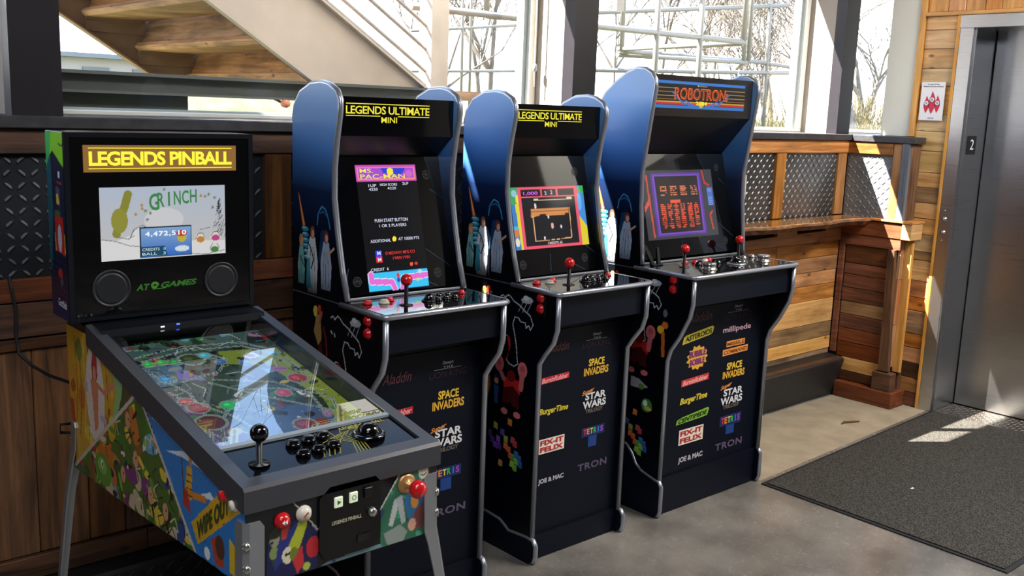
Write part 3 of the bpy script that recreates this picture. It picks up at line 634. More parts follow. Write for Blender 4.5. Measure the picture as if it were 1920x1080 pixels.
BIG = dict(front=[(2.275, .147), (2.275, .62), (2.262, .665), (2.225, .72), (2.185, .80), (2.175, .85), (2.175, .938)],
           head=[(2.425, .965), (2.434, 1.05), (2.448, 1.18), (2.453, 1.30), (2.44, 1.40), (2.424, 1.52), (2.410, 1.62), (2.413, 1.65), (2.43, 1.672), (2.46, 1.686), (2.50, 1.689), (2.55, 1.672), (2.60, 1.64), (2.65, 1.60), (2.69, 1.54), (2.702, 1.48)],
           foot=.147, top=1.675, mq=(1.52, 1.672, 2.434), gt=(1.37, 2.56), gb=(.972, 2.46), dz=.958, dback=2.43, foots=[(2.29, .147), (2.36, .165), (2.39, .185), (2.41, .22), (2.44, .25), (2.50, .262), (2.62, .265)])

def side_art(par, X, zs, low, lows):
    """generic printed art: light beam, cyan forms, draped pale forms, outline, ball shapes, colour blocks"""
    fn = lambda a, b_, o: (X-o, a, b_)
    c = Canvas(2.69, .951+zs, 2.43, 1.27+zs, 120, 150); c.m[:] = True; kx = (c.B-1.0)/.7; f_ = np.clip((kx-.12)/.28, 0, 1)[..., None]; c.c[:] = np.array(lin('#050710'))*(1-f_)+np.array(lin('#12264c'))*f_; base_ = c.c.copy()
    z = zs
    c.poly([(2.667, 1.252+z), (2.662, 1.25+z), (2.624, 1.155+z), (2.64, 1.152+z)], '#d8641e'); c.poly([(2.663, 1.243+z), (2.66, 1.24+z), (2.629, 1.158+z), (2.636, 1.156+z)], '#f6b060')
    for k in range(6): c.ell(2.626-.002*k, 1.146-.017*k+z, .021-.001*k, .0075, '#3c8fae'); c.ell(2.63-.002*k, 1.149-.017*k+z, .012, .0028, '#9fe0ec')
    # dark domed form with cyan rim strokes
    c.line([(2.556, 1.165+z), (2.55, 1.20+z), (2.53, 1.222+z), (2.508, 1.214+z), (2.494, 1.19+z), (2.484, 1.16+z)], .004, '#3f9ccc')
    c.line([(2.542, 1.20+z), (2.52, 1.208+z), (2.50, 1.196+z)], .003, '#2f7cb0'); c.poly([(2.535, 1.15+z), (2.505, 1.155+z), (2.515, 1.06+z), (2.55, 1.05+z)], '#163a5c')
    # pale draped forms
    for (x, top, w, bot, col, hc) in [(2.648, 1.095, .020, .975, '#7fc4c0', '#c48a5a'), (2.583, 1.125, .030, .955, '#d9dfe4', '#8a5236'), (2.505, 1.12, .030, .975, '#a9b6cc', '#7a2f2a')]:
        c.poly([(x+w*.5, top+z), (x-w*.5, top+z), (x-w, top-.07+z), (x-w*.8, bot+z), (x+w*.9, bot+z), (x+w*1.05, top-.06+z)], col)
        c.ell(x, top+.014+z, .013, .019, hc); c.ell(x-.002, top+.010+z, .008, .012, '#d9a98a')
        for q in (-.5, .1, .6): c.line([(x+w*q*.6, top-.03+z), (x+w*q, bot+.01+z)], .0028, '#5c7488')
    c.poly([(2.615, 1.06+z), (2.60, 1.06+z), (2.59, .97+z), (2.62, .965+z)], '#3f9db8'); c.line([(2.50, 1.08+z), (2.462, 1.105+z)], .008, '#c9a48e')
    c.line([(2.60, 1.10+z), (2.575, 1.06+z), (2.59, 1.03+z)], .006, '#2a3440'); c.line([(2.655, 1.06+z), (2.63, 1.03+z)], .005, '#2a5560')
    fd = np.clip((c.B-(.95+z))/.07, .08, 1)[..., None]; c.c = c.c*fd+base_*(1-fd)
    hd = [(a-.012, b_) for a, b_ in head_pts]; c.m &= c.inside([(2.70, .9)]+[(a+.012, b_) for a, b_ in head_pts if b_ < 1.45]+[(2.70, 1.45)])
    c.build('side_print', prn, par, fn)
    # lower panel print
    d = Canvas(2.60, .15+zs, 2.21, .935, 150, 280); q = low
    d.ell(2.625, .905, .02, .03, '#8a3a2c'); d.ell(2.565, .903, .012, .017, '#d9c25a'); d.ell(2.542, .912, .010, .014, '#c9403a'); d.poly([(2.56, .89), (2.535, .90), (2.53, .82), (2.55, .80), (2.575, .84)], '#a8834e'); d.line([(2.54, .87), (2.528, .905)], .009, '#a05a4a')
    d.poly([(2.55, .80), (2.53, .81), (2.515, .72), (2.54, .70)], '#4a1f22')
    w = '#cfd3da'
    d.line([(2.477, .899), (2.465, .905), (2.455, .896), (2.44, .909), (2.431, .907), (2.41, .892), (2.385, .884), (2.355, .868), (2.327, .855), (2.312, .828), (2.324, .808), (2.333, .822), (2.345, .812), (2.35, .828), (2.372, .828), (2.385, .84), (2.402, .839), (2.412, .813), (2.40, .78), (2.39, .742), (2.384, .70), (2.379, .682), (2.399, .669), (2.425, .675), (2.439, .687)], .0034, w)
    d.line([(2.437, .768), (2.45, .768), (2.46, .759), (2.467, .713), (2.491, .706)], .0032, w); d.poly([(2.437, .768), (2.424, .765), (2.417, .735), (2.436, .70), (2.441, .675), (2.43, .70), (2.428, .73)], '#b02a2e')
    d.line([(2.52, .86), (2.505, .83), (2.50, .78), (2.515, .75)], .006, '#8a2430'); d.line([(2.477, .858), (2.471, .852)], .005, w); d.line([(2.458, .853), (2.454, .846)], .005, w)
    # small wedge craft
    d.ell(2.345, .905, .028, .011, '#b7bcc6', ang=-.12); d.ell(2.35, .912, .014, .008, '#dfe2e8'); [d.line([(2.365-.02*k, .898), (2.385-.02*k, .862)], .0022, '#aeb4c0') for k in range(3)]
    # blocky red form with raised round ends
    y0 = lows
    def B(a, b_): return (a, b_+y0)
    d.poly([B(2.447, .60), B(2.37, .59), B(2.366, .525), B(2.40, .53), B(2.41, .545), B(2.425, .53), B(2.452, .535)], '#4a1418'); d.poly([B(2.45, .625), B(2.36, .625), B(2.364, .575), B(2.40, .60), B(2.445, .585)], '#c0292c')
    for cx in (2.473, 2.355): d.ell(*B(cx, .665), .023, .028, '#d9767a'); d.ell(*B(cx, .668), .012, .013, '#b95560')
    d.line([B(2.473, .65), B(2.447, .615)], .018, '#d06a6e'); d.line([B(2.355, .65), B(2.36, .60)], .022, '#d06a6e'); d.ell(*B(2.41, .632), .021, .02, '#7a1a1c')
    d.ell(*B(2.44, .503), .017, .011, '#d9767a'); d.ell(*B(2.375, .503), .018, .011, '#d9767a')
    # small blue form
    d.ell(*B(2.485, .614), .014, .012, '#24306e'); d.ell(*B(2.485, .60), .011, .010, '#d49a7c'); d.poly([B(2.497, .585), B(2.473, .585), B(2.476, .52), B(2.494, .52)], '#2c4a8a')
    d.poly([B(2.56, .62), B(2.53, .64), B(2.515, .58), B(2.53, .53), B(2.56, .55)], '#c8702c'); d.ell(*B(2.505, .672), .006, .008, '#c9b04a')
    # colour blocks
    def C(a, b_): return (a, b_+y0*1.0+(0 if y0 < .02 else -.13))
    for k, (a, b_, col) in enumerate([(2.51, .405, '#4a2a70'), (2.497, .385, '#5a3488'), (2.48, .37, '#6a3f98'), (2.465, .395, '#7a4aa8'), (2.46, .37, '#58308a'), (2.48, .44, '#9aa048'), (2.408, .47, '#c87838'), (2.445, .425, '#4a4a8a'),
                                      (2.425, .405, '#8aa048'), (2.425, .38, '#c86a34'), (2.41, .372, '#c85a34'), (2.378, .40, '#b83a48'), (2.39, .41, '#a84a48'), (2.40, .352, '#b8602c'), (2.385, .35, '#5a9048'), (2.37, .34, '#7ab048'), (2.37, .365, '#2f70a0'), (2.355, .355, '#3a58a0'), (2.35, .335, '#2f5a98'), (2.375, .315, '#70a83c'), (2.39, .325, '#88b848'), (2.45, .312, '#b08448')]):
        p = C(a, b_); s_ = .0105; d.poly([(p[0]+s_, p[1]+s_*1.2), (p[0]-s_, p[1]+s_*.9), (p[0]-s_*.9, p[1]-s_*1.2), (p[0]+s_*1.1, p[1]-s_*.9)], col)
        d.poly([(p[0]+s_*.6, p[1]+s_*1.0), (p[0]-s_*.7, p[1]+s_*.8), (p[0]-s_*.7, p[1]+s_*.5), (p[0]+s_*.6, p[1]+s_*.7)], tuple(min(1, 1.5*v+.02) for v in lin(col)))
    if low:
        d.ell(2.308, .735, .016, .015, '#e8b838'); d.ell(2.288, .755, .014, .014, '#d8742c'); d.line([(2.295, .72), (2.29, .64)], .016, '#c86424'); d.ell(2.29, .80, .010, .015, '#6a707c')
        d.poly([(2.44, .53), (2.40, .525), (2.35, .50), (2.39, .49), (2.44, .49)], '#9a9ca4'); d.ell(2.385, .497, .014, .012, '#56803c')
        d.ell(2.352, .43, .026, .026, '#3c8a44'); d.ell(2.36, .437, .010, .012, '#e2e6de'); d.ell(2.345, .418, .018, .008, '#c8b84a')
    d.m[:] = True; k0 = (d.c.sum(-1) == 0); d.c[k0] = lin('#050710')
    keep = d.inside([(2.60, .1), *[(a+.004, b_) for a, b_ in low_front], (2.60, .95)]); d.m &= keep
    d.build('side_print', prn, par, fn)

def cabinet(x0, w, P, label, big, idx):
    global low_front, head_pts
    t = thing('arcade_cabinet', label, 'arcade machine', (x0, 2.29, 0), 'row of upright arcade cabinets'); x1 = x0+w; T = .018
    low_front = P['front']; head_pts = P['head']
    outer = [(2.70, .0), (2.30, .0)]+[(2.30 if not big else 2.29, P['foot']*.98)]+P['front']+[(P['dback'], .945)]+P['head']
    outer = [(2.702, .02), (2.30, .02)]+P['front']+[(P['dback'], .94)]+P['head']
    for k, (a, b_) in enumerate(((x0, x0+T), (x1-T, x1))):
        sp = obj('side_panel', MB().prism(outer, 0, a, b_), side, t)
        if k == 0:
            side_art(sp, a, 0 if not big else .0, big, 0.0 if not big else .05)
            obj('seam_strip', MB().box((a-.001, P['dback'], .945), (a+.002, 2.70, .949)), pm('seam_grey', '#4a4e58', .4), sp)
        xc = (a+b_)/2
        obj('edge_trim', MB().tube([(xc, y, z) for y, z in P['head']], .0095, 8), chrome, t)
        obj('edge_trim', MB().tube([(xc, y, z) for y, z in P['front']], .0095, 8), chrome, t)
        # riser side with rounded foot and wavy top
        fx = a-.006 if k == 0 else a+.002; fp = [(2.268, .012), (2.262, .03), (2.262, P['foot']-.02), (2.272, P['foot']-.003)]
        rs = [(2.70, 0), (2.285, 0)]+fp+P['foots']+[(2.70, P['foots'][-1][1])]
        obj('riser_side', MB().prism(rs, 0, fx, fx+.022), navy, t)
        obj('edge_trim', MB().tube([(fx+.011, y, z) for y, z in [(2.29, .006)]+fp+P['foots']], .0095, 8), chrome, t)
    xi0, xi1 = x0+T, x1-T
    obj('back_panel', MB().box((xi0, 2.685, .02), (xi1, 2.70, 1.50)), navy, t)
    f = P['front'][0][0]+.02
    obj('riser_front', MB().box((xi0, f-.012, .004), (xi1, f+.01, P['foot']+.0)), navy, t)
    fp = obj('front_panel', MB().box((xi0, f, P['foot']+.001), (xi1, f+.015, .80 if not big else .80)), navy, t)
    cf = P['front'][-1][0]+.012
    obj('control_box', MB().prism([(cf, .838), (cf, .938), (P['dback']+.05, .938), (P['dback']+.05, .80), (f+.004, .80), (f, .83)], 0, xi0, xi1), navy, t)
    # deck
    dz = P['dz']; df = cf-.025; ddx = .004
    dk = obj('control_deck', MB().box((x0-ddx+.006, df+.006, dz-.017), (x1+ddx-.006, P['dback']+.03, dz), .001), pm('deck_acrylic', '#08090c', .05, coat=.6), t)
    tr = MB(); r_ = .0085
    tr.tube([(x0-ddx, P['dback']+.02, dz-.008), (x0-ddx, df+.02, dz-.008), (x0-ddx+.006, df+.006, dz-.008), (x0-ddx+.02, df, dz-.008), (x1+ddx-.02, df, dz-.008), (x1+ddx-.006, df+.006, dz-.008), (x1+ddx, df+.02, dz-.008), (x1+ddx, P['dback']+.02, dz-.008)], r_, 8)
    obj('deck_trim', tr, chrome, t)
    obj('deck_rail', MB().box((xi0, P['dback']+.006, dz+.0), (xi1, P['dback']+.016, dz+.008), .002), chrome, t)
    # head: marquee, hood, bezel glass
    m0, m1, my = P['mq']; gtz, gty = P['gt']; gbz, gby = P['gb']
    mq = obj('marquee', MB().box((xi0, my, m0), (xi1, my+.006, m1)), glossb if not big else pm('marquee_smoke', '#2a2624', .12, coat=.3), t)
    obj('hood_top', MB().prism([(my+.006, m1-.004), (2.69, m1-.03), (2.69, m1-.045), (my+.006, m1-.02)] if not big else [(my+.006, m1-.004), (2.50, m1-.004), (2.60, 1.62), (2.685, 1.52), (2.68, 1.50), (2.60, 1.60), (2.50, m1-.02), (my+.006, m1-.02)], 0, xi0, xi1), blackp, t)
    obj('speaker_panel', MB().prism([(my+.004, m0), (my+.004, m0+.012), (gty+.006, gtz+.014), (gty+.006, gtz)], 0, xi0, xi1), blackp, t)
    gp = obj('bezel_glass', MB().prism([(gby, gbz), (gty, gtz), (gty+.006, gtz), (gby+.006, gbz)], 0, xi0, xi1), pm('bezel_acrylic', '#06070b', .04, coat=.7), t)
    k_ = (gty-gby)/(gtz-gbz)
    G = lambda a, b_, o: (a, gby+k_*(b_-gbz)-o, b_)
    for (gx_, gz_) in ((x0+.075, gbz+.04), (x1-.075, gbz+.045), (x1-.075, gtz-.055)):
        gears = []
        for rr_, ww in ((.014, .002), (.009, .0015), (.004, .0015)): gears += strokep(ellp(gx_, gz_, rr_, rr_, 16)+[ellp(gx_, gz_, rr_, rr_, 16)[0]], ww)
        decal('bezel_badge', gears+strokep([(gx_-.014, gz_), (gx_+.014, gz_)], .0015), flat('#3a3d42'), gp, G, .0008)
    for q in [((x1-.07, gtz-.10), (x1-.02, gtz-.13)), ((x1-.11, gbz+.12), (x1-.02, gbz+.06)), ((x0+.03, gbz+.02), (x0+.05, gbz+.08)), ((x1-.14, gbz+.03), (x1-.08, gbz-.0+.004)), ((x0+w*.45, gbz+.01), (x0+w*.46, gbz+.07))]: decal('bezel_line', strokep(q, .0022), flat('#24405c'), gp, G, .0008)
    # side buttons
    for zz in ((.924, .888) if not big else (.931, .895)):
        b1 = obj('side_button', MB().lathe((x0, 2.28 if not big else 2.262, zz), [(.017, 0), (.017, .004), (.012, .006), (.012, .010), (.009, .012), (.0001, .0125)], axis=(-1, 0, 0), n=20), redp, t)
    obj('button_plate', MB().box((x0-.002, (2.28 if not big else 2.262)-.022, .865 if not big else .872), (x0+.001, (2.28 if not big else 2.262)+.022, .947), .001), blackp, t)
    return t, fp, mq, gp, dk, G

def stick(t, x, y, z, h=.062):
    s = obj('joystick', MB().lathe((x, y, z), [(.020, 0), (.020, .002), (.006, .003), (.006, h)], n=18), blackp, t)
    obj('ball_top', MB().ball((x, y, z+h+.012), .0175, 20, 12), redp, s)
def button(t, x, y, z, m, r=.014, ring=None):
    b_ = obj('button', MB().lathe((x, y, z), [(r, 0), (r, .004), (r*.85, .006), (r*.78, .006), (r*.78, .010), (r*.6, .012), (.0001, .0122)], n=18), m, t)
def trackball(t, x, y, z, m, r=.028):
    s = obj('trackball', MB().lathe((x, y, z), [(r*1.35, 0), (r*1.35, .003), (r*1.12, .006), (r*1.0, .004)], n=26), chrome if m is None else blackp, t)
    obj('ball', MB().lathe((x, y, z), [(r*.98, .001), (r*.9, .010), (r*.7, .018), (r*.4, .0225), (.0001, .024)], n=26), glossb, s)

def logos(fp, X, Yf, S):
    F = lambda a, b_, o: (a, Yf-o, b_)
    for it in S:
        if it[0] == '#R':   # plate: colour, a0, a1, z, h
            _, col, a0, a1, zc, h, tl = it
            decal('logo_print', [[(X+a0, zc-h/2-tl/2), (X+a1, zc-h/2+tl/2), (X+a1, zc+h/2+tl/2), (X+a0, zc+h/2-tl/2)]], flat(col), fp, F, .0008)
        elif it[0] == '#P':
            decal('logo_print', [[(X+a, b_) for a, b_ in it[2]]], flat(it[1]), fp, F, .0008)
        else:
            s_, col, a0, a1, zc, h = it[:6]; k = it[6] if len(it) > 6 else {}
            text('logo_print', s_, flat(col), fp, F, X+a0, zc-h/2, X+a1, zc+h/2, k.get('bold', .02), k.get('shear', 0), k.get('off', .0014), k.get('tilt', 0), k.get('sp', 1))
def splat(cx, cz, rx, rz, n=26, seed=3):
    R = random.Random(seed); return [(cx+rx*(1+(-.12 if i % 2 else .1)*R.uniform(.5, 1.4))*math.cos(6.283*i/n), cz+rz*(1+(-.12 if i % 2 else .1)*R.uniform(.5, 1.4))*math.sin(6.283*i/n)) for i in range(n)]
def rainbow(a0, a1, z, h, s_='TETRIS'):
    w = (a1-a0)/len(s_); return [(c, ['#e03a34', '#e8862a', '#e6d63a', '#3fb54a', '#3a7fd8', '#a04ac0'][i], a0+w*i+w*(.36 if c == 'I' else .08), a0+w*(i+1)-w*(.36 if c == 'I' else .08), z, h, dict(bold=.03)) for i, c in enumerate(s_)]
def mini_logos(d=0, e=0):
    B = dict(bold=.035)
    L = [('Aladdin', '#6d4148', .052, .156, .743, .032, dict(shear=.35, bold=.0)), ("Disney's", '#b8bcc8', .272, .314, .763, .013, dict(shear=.2)), ('T H E', '#b8bcc8', .276, .311, .7505, .006),
         ('#R', '#9aa0ac', .241, .345, .7450, .0014, 0), ('LION KING', '#3d2633', .223, .366, .729, .020, dict(bold=.0)),
         ('SPACE', '#e3bb3c', .258, .338, .663, .027, B), ('INVADERS', '#d9a838', .236, .36, .631, .028, B), ('#R', '#b22a36', .028, .164, .6335, .022, .006), ('BurninRubber', '#f0a0a0', .034, .160, .6335, .018, dict(shear=.3, bold=.03, tilt=.006)),
         ('Super', '#d98a3c', .232, .293, .558, .020, dict(shear=.3, bold=.03, tilt=.012)), ('STAR', '#d8d8da', .249, .354, .541, .026, B), ('WARS', '#d8d8da', .238, .356, .511, .027, B), ('TRILOGY', '#7c7266', .253, .341, .487, .014),
         ('BurgerTime', '#d3bd3c', .028, .165, .521, .028, dict(shear=.25, bold=.03)), ('#R', '#e6dccc', .034, .155, .3995, .052, .0), ('FIX-IT', '#b3262e', .040, .149, .412, .018, dict(bold=.04, off=.0018)), ('FELIX', '#b3262e', .040, .149, .388, .018, dict(bold=.04, off=.0018)),
         ('#R', '#1c2c5c', .240, .356, .410, .034, 0), ('#R', '#1f3f80', .275, .318, .372, .04, 0), ('TRON', '#5e5068', .227, .377, .283, .026, dict(bold=.03, sp=1.1)), ('JOE & MAC', '#b4aeb8', .037, .159, .273, .022, dict(bold=.045))]+rainbow(.247, .350, .411, .021)
    out = []
    for it in L:
        it = list(it)
        if it[0] == '#R': it[2] += d; it[3] += d; it[4] += e
        else: it[2] += d; it[3] += d; it[4] += e
        out.append(tuple(it))
    return out
BIGL = [('Aladdin', '#6d4148', .143, .292, .762, .036, dict(shear=.35, bold=.0)), ("Disney's", '#b8bcc8', .437, .49, .779, .014, dict(shear=.2)), ('T H E', '#b8bcc8', .443, .484, .765, .007), ('#R', '#9aa0ac', .395, .535, .758, .0016, 0),
        ('LION KING', '#3d2633', .372, .552, .739, .026, dict(bold=0)), ('#P', '#c9b83a', [(.118, .662), (.125, .69), (.14, .697), (.30, .718), (.31, .712), (.304, .69), (.29, .683)]), ('ASTEROIDS', '#26301c', .135, .298, .690, .021, dict(bold=.035, tilt=.018, off=.0018)),
        ('millipede', '#cfaab4', .371, .558, .686, .030, dict(bold=.02)), ('#R', '#e0924a', .401, .525, .628, .024, 0), ('MISSILE', '#8a4a1c', .405, .521, .628, .015, dict(bold=.03, off=.0018)), ('#R', '#e0924a', .380, .548, .596, .026, .004), ('COMMAND', '#8a4a1c', .386, .542, .596, .016, dict(bold=.03, off=.0018, tilt=.004)),
        ('#P', '#d8a43c', splat(.216, .600, .062, .046)), ('BUBBLE', '#7a2a6a', .165, .268, .617, .026, dict(bold=.05, off=.0018, tilt=.004)), ('BOBBLE', '#7a2a6a', .172, .262, .585, .026, dict(bold=.05, off=.0018, tilt=.004)),
        ('#R', '#c23a3e', .129, .299, .5105, .027, .008), ('BurninRubber', '#f0b0a8', .136, .293, .5105, .020, dict(shear=.3, bold=.03, tilt=.008)), ('BurgerTime', '#d3bd3c', .127, .297, .434, .033, dict(shear=.25, bold=.035, tilt=.006)),
        ('#P', '#7fb03c', [(.112, .343), (.118, .362), (.15, .370), (.31, .385), (.317, .378), (.306, .352), (.27, .349)]), ('CENTIPEDE', '#1c3014', .125, .305, .3615, .018, dict(shear=.3, bold=.035, tilt=.012, off=.0018)),
        ('#R', '#e6dccc', .136, .288, .287, .062, .0), ('FIX-IT', '#b3262e', .143, .281, .302, .021, dict(bold=.04, off=.0018)), ('FELIX', '#b3262e', .143, .281, .273, .021, dict(bold=.04, off=.0018)), ('JOE & MAC', '#b4aeb8', .14, .294, .192, .028, dict(bold=.045)),
        ('SPACE', '#e3bb3c', .414, .518, .534, .030, dict(bold=.035)), ('INVADERS', '#d9a838', .391, .539, .499, .030, dict(bold=.035)), ('Super', '#d98a3c', .384, .458, .451, .022, dict(shear=.3, bold=.03, tilt=.014)),
        ('STAR', '#d8d8da', .406, .536, .424, .030, dict(bold=.035)), ('WARS', '#d8d8da', .390, .537, .389, .031, dict(bold=.035)), ('TRILOGY', '#7c7266', .408, .519, .3635, .016), ('#R', '#1c2c5c', .395, .540, .304, .044, 0), ('#R', '#1f3f80', .441, .496, .263, .040, 0), ('TRON', '#5e5068', .376, .558, .199, .030, dict(bold=.03, sp=1.1))]+rainbow(.404, .532, .305, .027)

yel = flat('#e8dc3a', 1.0)
def mini_marquee(mq, X, my):
    F = lambda a, b_, o: (a, my-o, b_)
    text('marquee_lettering', 'LEGENDS ULTIMATE', yel, mq, F, X+.040, 1.4935, X+.338, 1.5165, bold=.014, off=.001, sp=.93)
    decal('marquee_stripe', [rectp(X+.040, 1.5215, X+.338, 1.5240), rectp(X+.040, 1.4870, X+.158, 1.4893), rectp(X+.222, 1.4870, X+.338, 1.4893)], yel, mq, F, .001)
    text('marquee_lettering', 'MINI', yel, mq, F, X+.162, 1.469, X+.218, 1.486, bold=.008, off=.001)

for n_cab, X in ((0, 1.515), (1, 2.18)):
    lab = ['narrow black arcade cabinet beside the pinball machine, blue and pink maze strip on screen',
           'narrow black arcade cabinet in the middle, red framed game on its screen'][n_cab]
    t, fp, mq, gp, dk, G = cabinet(X, .45, MINI, lab, False, n_cab)
    mini_marquee(mq, X, MINI['mq'][2]); logos(fp, X, MINI['front'][0][0]+.02, mini_logos(.014 if n_cab == 0 else .008, -.008 if n_cab == 0 else 0))
    z = MINI['dz']
    button(t, X+.045, 2.352, z, redp); button(t, X+.092, 2.338, z, whitep, .016); button(t, X+.128, 2.362, z, redp, .013)
    stick(t, X+.128 if n_cab else X+.132, 2.285, z)
    for k in range(6): button(t, X+.255+.034*(k % 3), 2.335-.035*(k//3)-.006*(k % 3 == 0), z, glossb, .0125)
    button(t, X+.385, 2.345, z, redp, .011); trackball(t, X+.225, 2.30, z, 1, .016)
    obj('screw', MB().lathe((X+.43, 2.20, z), [(.004, 0), (.004, .001)], n=8).lathe((X+.03, 2.20, z), [(.004, 0), (.004, .001)], n=8), silver, t)
    if n_cab == 0:
        x0, x1, z0, z1 = X+.113, X+.336, .966, 1.342
        c = Canvas(x0, z0, x1, z1, 100, 170, '#060608')
        c.poly(rectp(x0, 1.292, x1, 1.340), '#c24ab0'); c.poly(rectp(x0+.006, 1.297, x1-.006, 1.335), '#e88a7a'); c.poly(rectp(x0+.010, 1.300, x1-.010, 1.332), '#a04ac8')
        c.poly([(x0+.09, 1.332), (x1-.04, 1.332), (x1-.05, 1.318), (x0+.16, 1.310), (x0+.10, 1.316)], '#2840c8'); c.ell(x0+.125, 1.321, .012, .011, '#e8dc3a'); c.ell(x1-.028, 1.314, .014, .011, '#c860c0')
        m0, m1 = z0+.004, 1.022; c.poly(rectp(x0, m0, x1, m1), '#38b8e8')
        for q in [[(x0+.012, m1-.004), (x0+.012, m1-.024), (x0+.085, m1-.030), (x0+.095, m0)], [(x1-.10, m0), (x1-.095, m1-.022), (x1-.004, m1-.018)]]: c.line(q, .021, '#e8e0e8'); c.line(q, .017, '#d868c8')
        c.ell(x0+.11, m1-.012, .005, .008, '#d82a3a'); c.ell(x0+.11, m1-.026, .005, .007, '#2840a8'); c.ell(x1-.03, m1-.006, .008, .006, '#b0d8e0'); c.ell(x1-.04, m1-.03, .010, .004, '#b8d098')
        c.poly(rectp(x0+.038, 1.052, x0+.060, 1.088), '#2840d8'); c.poly(rectp(x0+.038, 1.052, x0+.060, 1.069), '#d82a2a')
        c.ell(x0+.165, 1.040, .006, .006, '#e05a3a'); c.ell(x0+.183, 1.040, .006, .005, '#c83a2a'); c.ell(x0+.112, 1.114+.005, .0075, .0075, '#e8dc3a');
        lcd = c.build('screen', scr1, gp, G, .001)
        wt = flat('#d8dcf0', .9); yl2 = flat('#e4e83a', .9); rd2 = flat('#e02828', .9)
        def st_(s_, m, a0, a1, zc, h): text('screen_lettering', s_, m, lcd, G, x0+a0, zc-h/2, x0+a1, zc+h/2, bold=.006, off=.0018)
        st_('MS.', yl2, .015, .062, 1.324, .012); st_('PAC-MAN', yl2, .015, .178, 1.307, .013); st_('1UP', wt, .04, .068, 1.280, .008); st_('HIGH SCORE', wt, .082, .145, 1.282, .008); st_('2UP', wt, .165, .188, 1.284, .008)
        st_('4220', wt, .04, .072, 1.269, .008); st_('4220', wt, .108, .14, 1.271, .008); st_('PUSH START BUTTON', wt, .048, .17, 1.176, .010); st_('1 OR 2 PLAYERS', wt, .062, .162, 1.160, .009)
        st_('ADDITIONAL', wt, .024, .098, 1.116, .009); st_('AT 10000 PTS', wt, .126, .205, 1.118, .009); st_('M', wt, .043, .055, 1.080, .011); st_('M', wt, .043, .055, 1.061, .011)
        st_('\u00a9 MIDWAY MFG CO', rd2, .072, .182, 1.078, .010); st_('1980/1981', rd2, .098, .162, 1.062, .009); st_('CREDIT  6', wt, .014, .078, 1.032, .009)
    else:
        x0, x1, z0, z1 = X+.052, X+.408, 1.052, 1.262; w = x1-x0; h = z1-z0
        c = Canvas(x0, z0, x1, z1, 150, 100, '#08080a'); U = lambda u, v: (x0+u*w, z0+v*h)
        c.poly([U(0, 0), U(.16, 0), U(.16, 1), U(0, 1)], '#d8c832'); c.poly([U(0, .72), U(.13, .74), U(.13, 1), U(0, 1)], '#3a9a5a'); c.ell(*U(.05, .90), .012, .012, '#8ab8c8'); c.ell(*U(.09, .80), .010, .016, '#e0d23a')
        c.poly([U(0, 0), U(.07, 0), U(.05, .72), U(0, .72)], '#3878b8'); c.ell(*U(.03, .28), .010, .018, '#c8783c'); c.ell(*U(.03, .12), .010, .014, '#d8d0c0'); c.poly([U(0, .33), U(.06, .33), U(.06, .38), U(0, .38)], '#38b0d8')
        c.poly([U(.84, 0), U(1, 0), U(1, 1), U(.84, 1)], '#d2c22e'); c.poly([U(.9, .5), U(.88, 1), U(1, 1), U(1, .3)], '#3f86cc'); c.poly([U(.93, .9), U(1, .85), U(1, 1), U(.93, 1)], '#38a858'); c.ell(*U(.89, .9), .014, .014, '#c8683a'); c.ell(*U(.92, .72), .012, .03, '#58a8e0')
        c.poly([U(.10, .0), U(.90, .0), U(.90, 1), U(.10, 1)], '#e05468'); c.poly([U(.135, .05), U(.865, .05), U(.865, .95), U(.135, .95)], '#17171a'); c.poly([U(.135, .82), U(.865, .82), U(.865, .84), U(.135, .84)], '#e05468'); c.poly([U(.61, .82), U(.635, .82), U(.635, .95), U(.61, .95)], '#e05468'); c.poly([U(.40, .82), U(.42, .82), U(.42, .95), U(.40, .95)], '#e05468')
        for (u0, v0, u1, v1) in [(.30, .775, .36, .80), (.36, .77, .80, .785), (.75, .775, .82, .81)]: c.poly([U(u0, v0), U(u1, v0), U(u1, v1), U(u0, v1)], '#d8c8a0')
        c.poly([U(.24, .55), U(.77, .55), U(.78, .64), U(.24, .64)], '#c8844a'); c.poly([U(.24, .50), U(.36, .53), U(.36, .56), U(.24, .56)], '#c8844a'); c.poly([U(.44, .52), U(.7, .52), U(.7, .56), U(.44, .56)], '#c8844a')
        for k in range(14): c.line([U(.24+.04*k, .55), U(.24+.04*k, .64)], .0012, '#5a2c14')
        c.line([U(.24, .595), U(.77, .595)], .0012, '#5a2c14'); c.line([U(.265, .52), U(.265, .12), U(.45, .12)], .0035, '#d8a878'); c.line([U(.77, .55), U(.76, .14), U(.62, .13)], .0035, '#d8a878'); c.line([U(.48, .125), U(.52, .125)], .0035, '#d8a878'); c.line([U(.55, .127), U(.59, .127)], .0035, '#d8a878')
        for u, v in ((.31, .67), (.31, .70), (.47, .50), (.63, .33), (.39, .16)): c.ell(*U(u, v), .0045, .006, '#d8d0d8')
        c.ell(*U(.51, .35), .007, .010, '#d8a89a')
        lcd = c.build('screen', scr1, gp, G, .001)
        def st_(s_, m, u0, u1, v, hh): a, b_ = U(u0, v); a2, _ = U(u1, v); text('screen_lettering', s_, m, lcd, G, a, b_-hh/2, a2, b_+hh/2, bold=.02, off=.0018)
        st_('1,000', flat('#c85ae0', .9), .17, .36, .89, .013); st_('2', flat('#c8c8d8', .9), .45, .48, .89, .012); st_('2', flat('#d0c8d8', .9), .53, .56, .90, .014); st_('CREDITS: 62', flat('#d8d0c8', .9), .42, .62, .015+.06, .009)

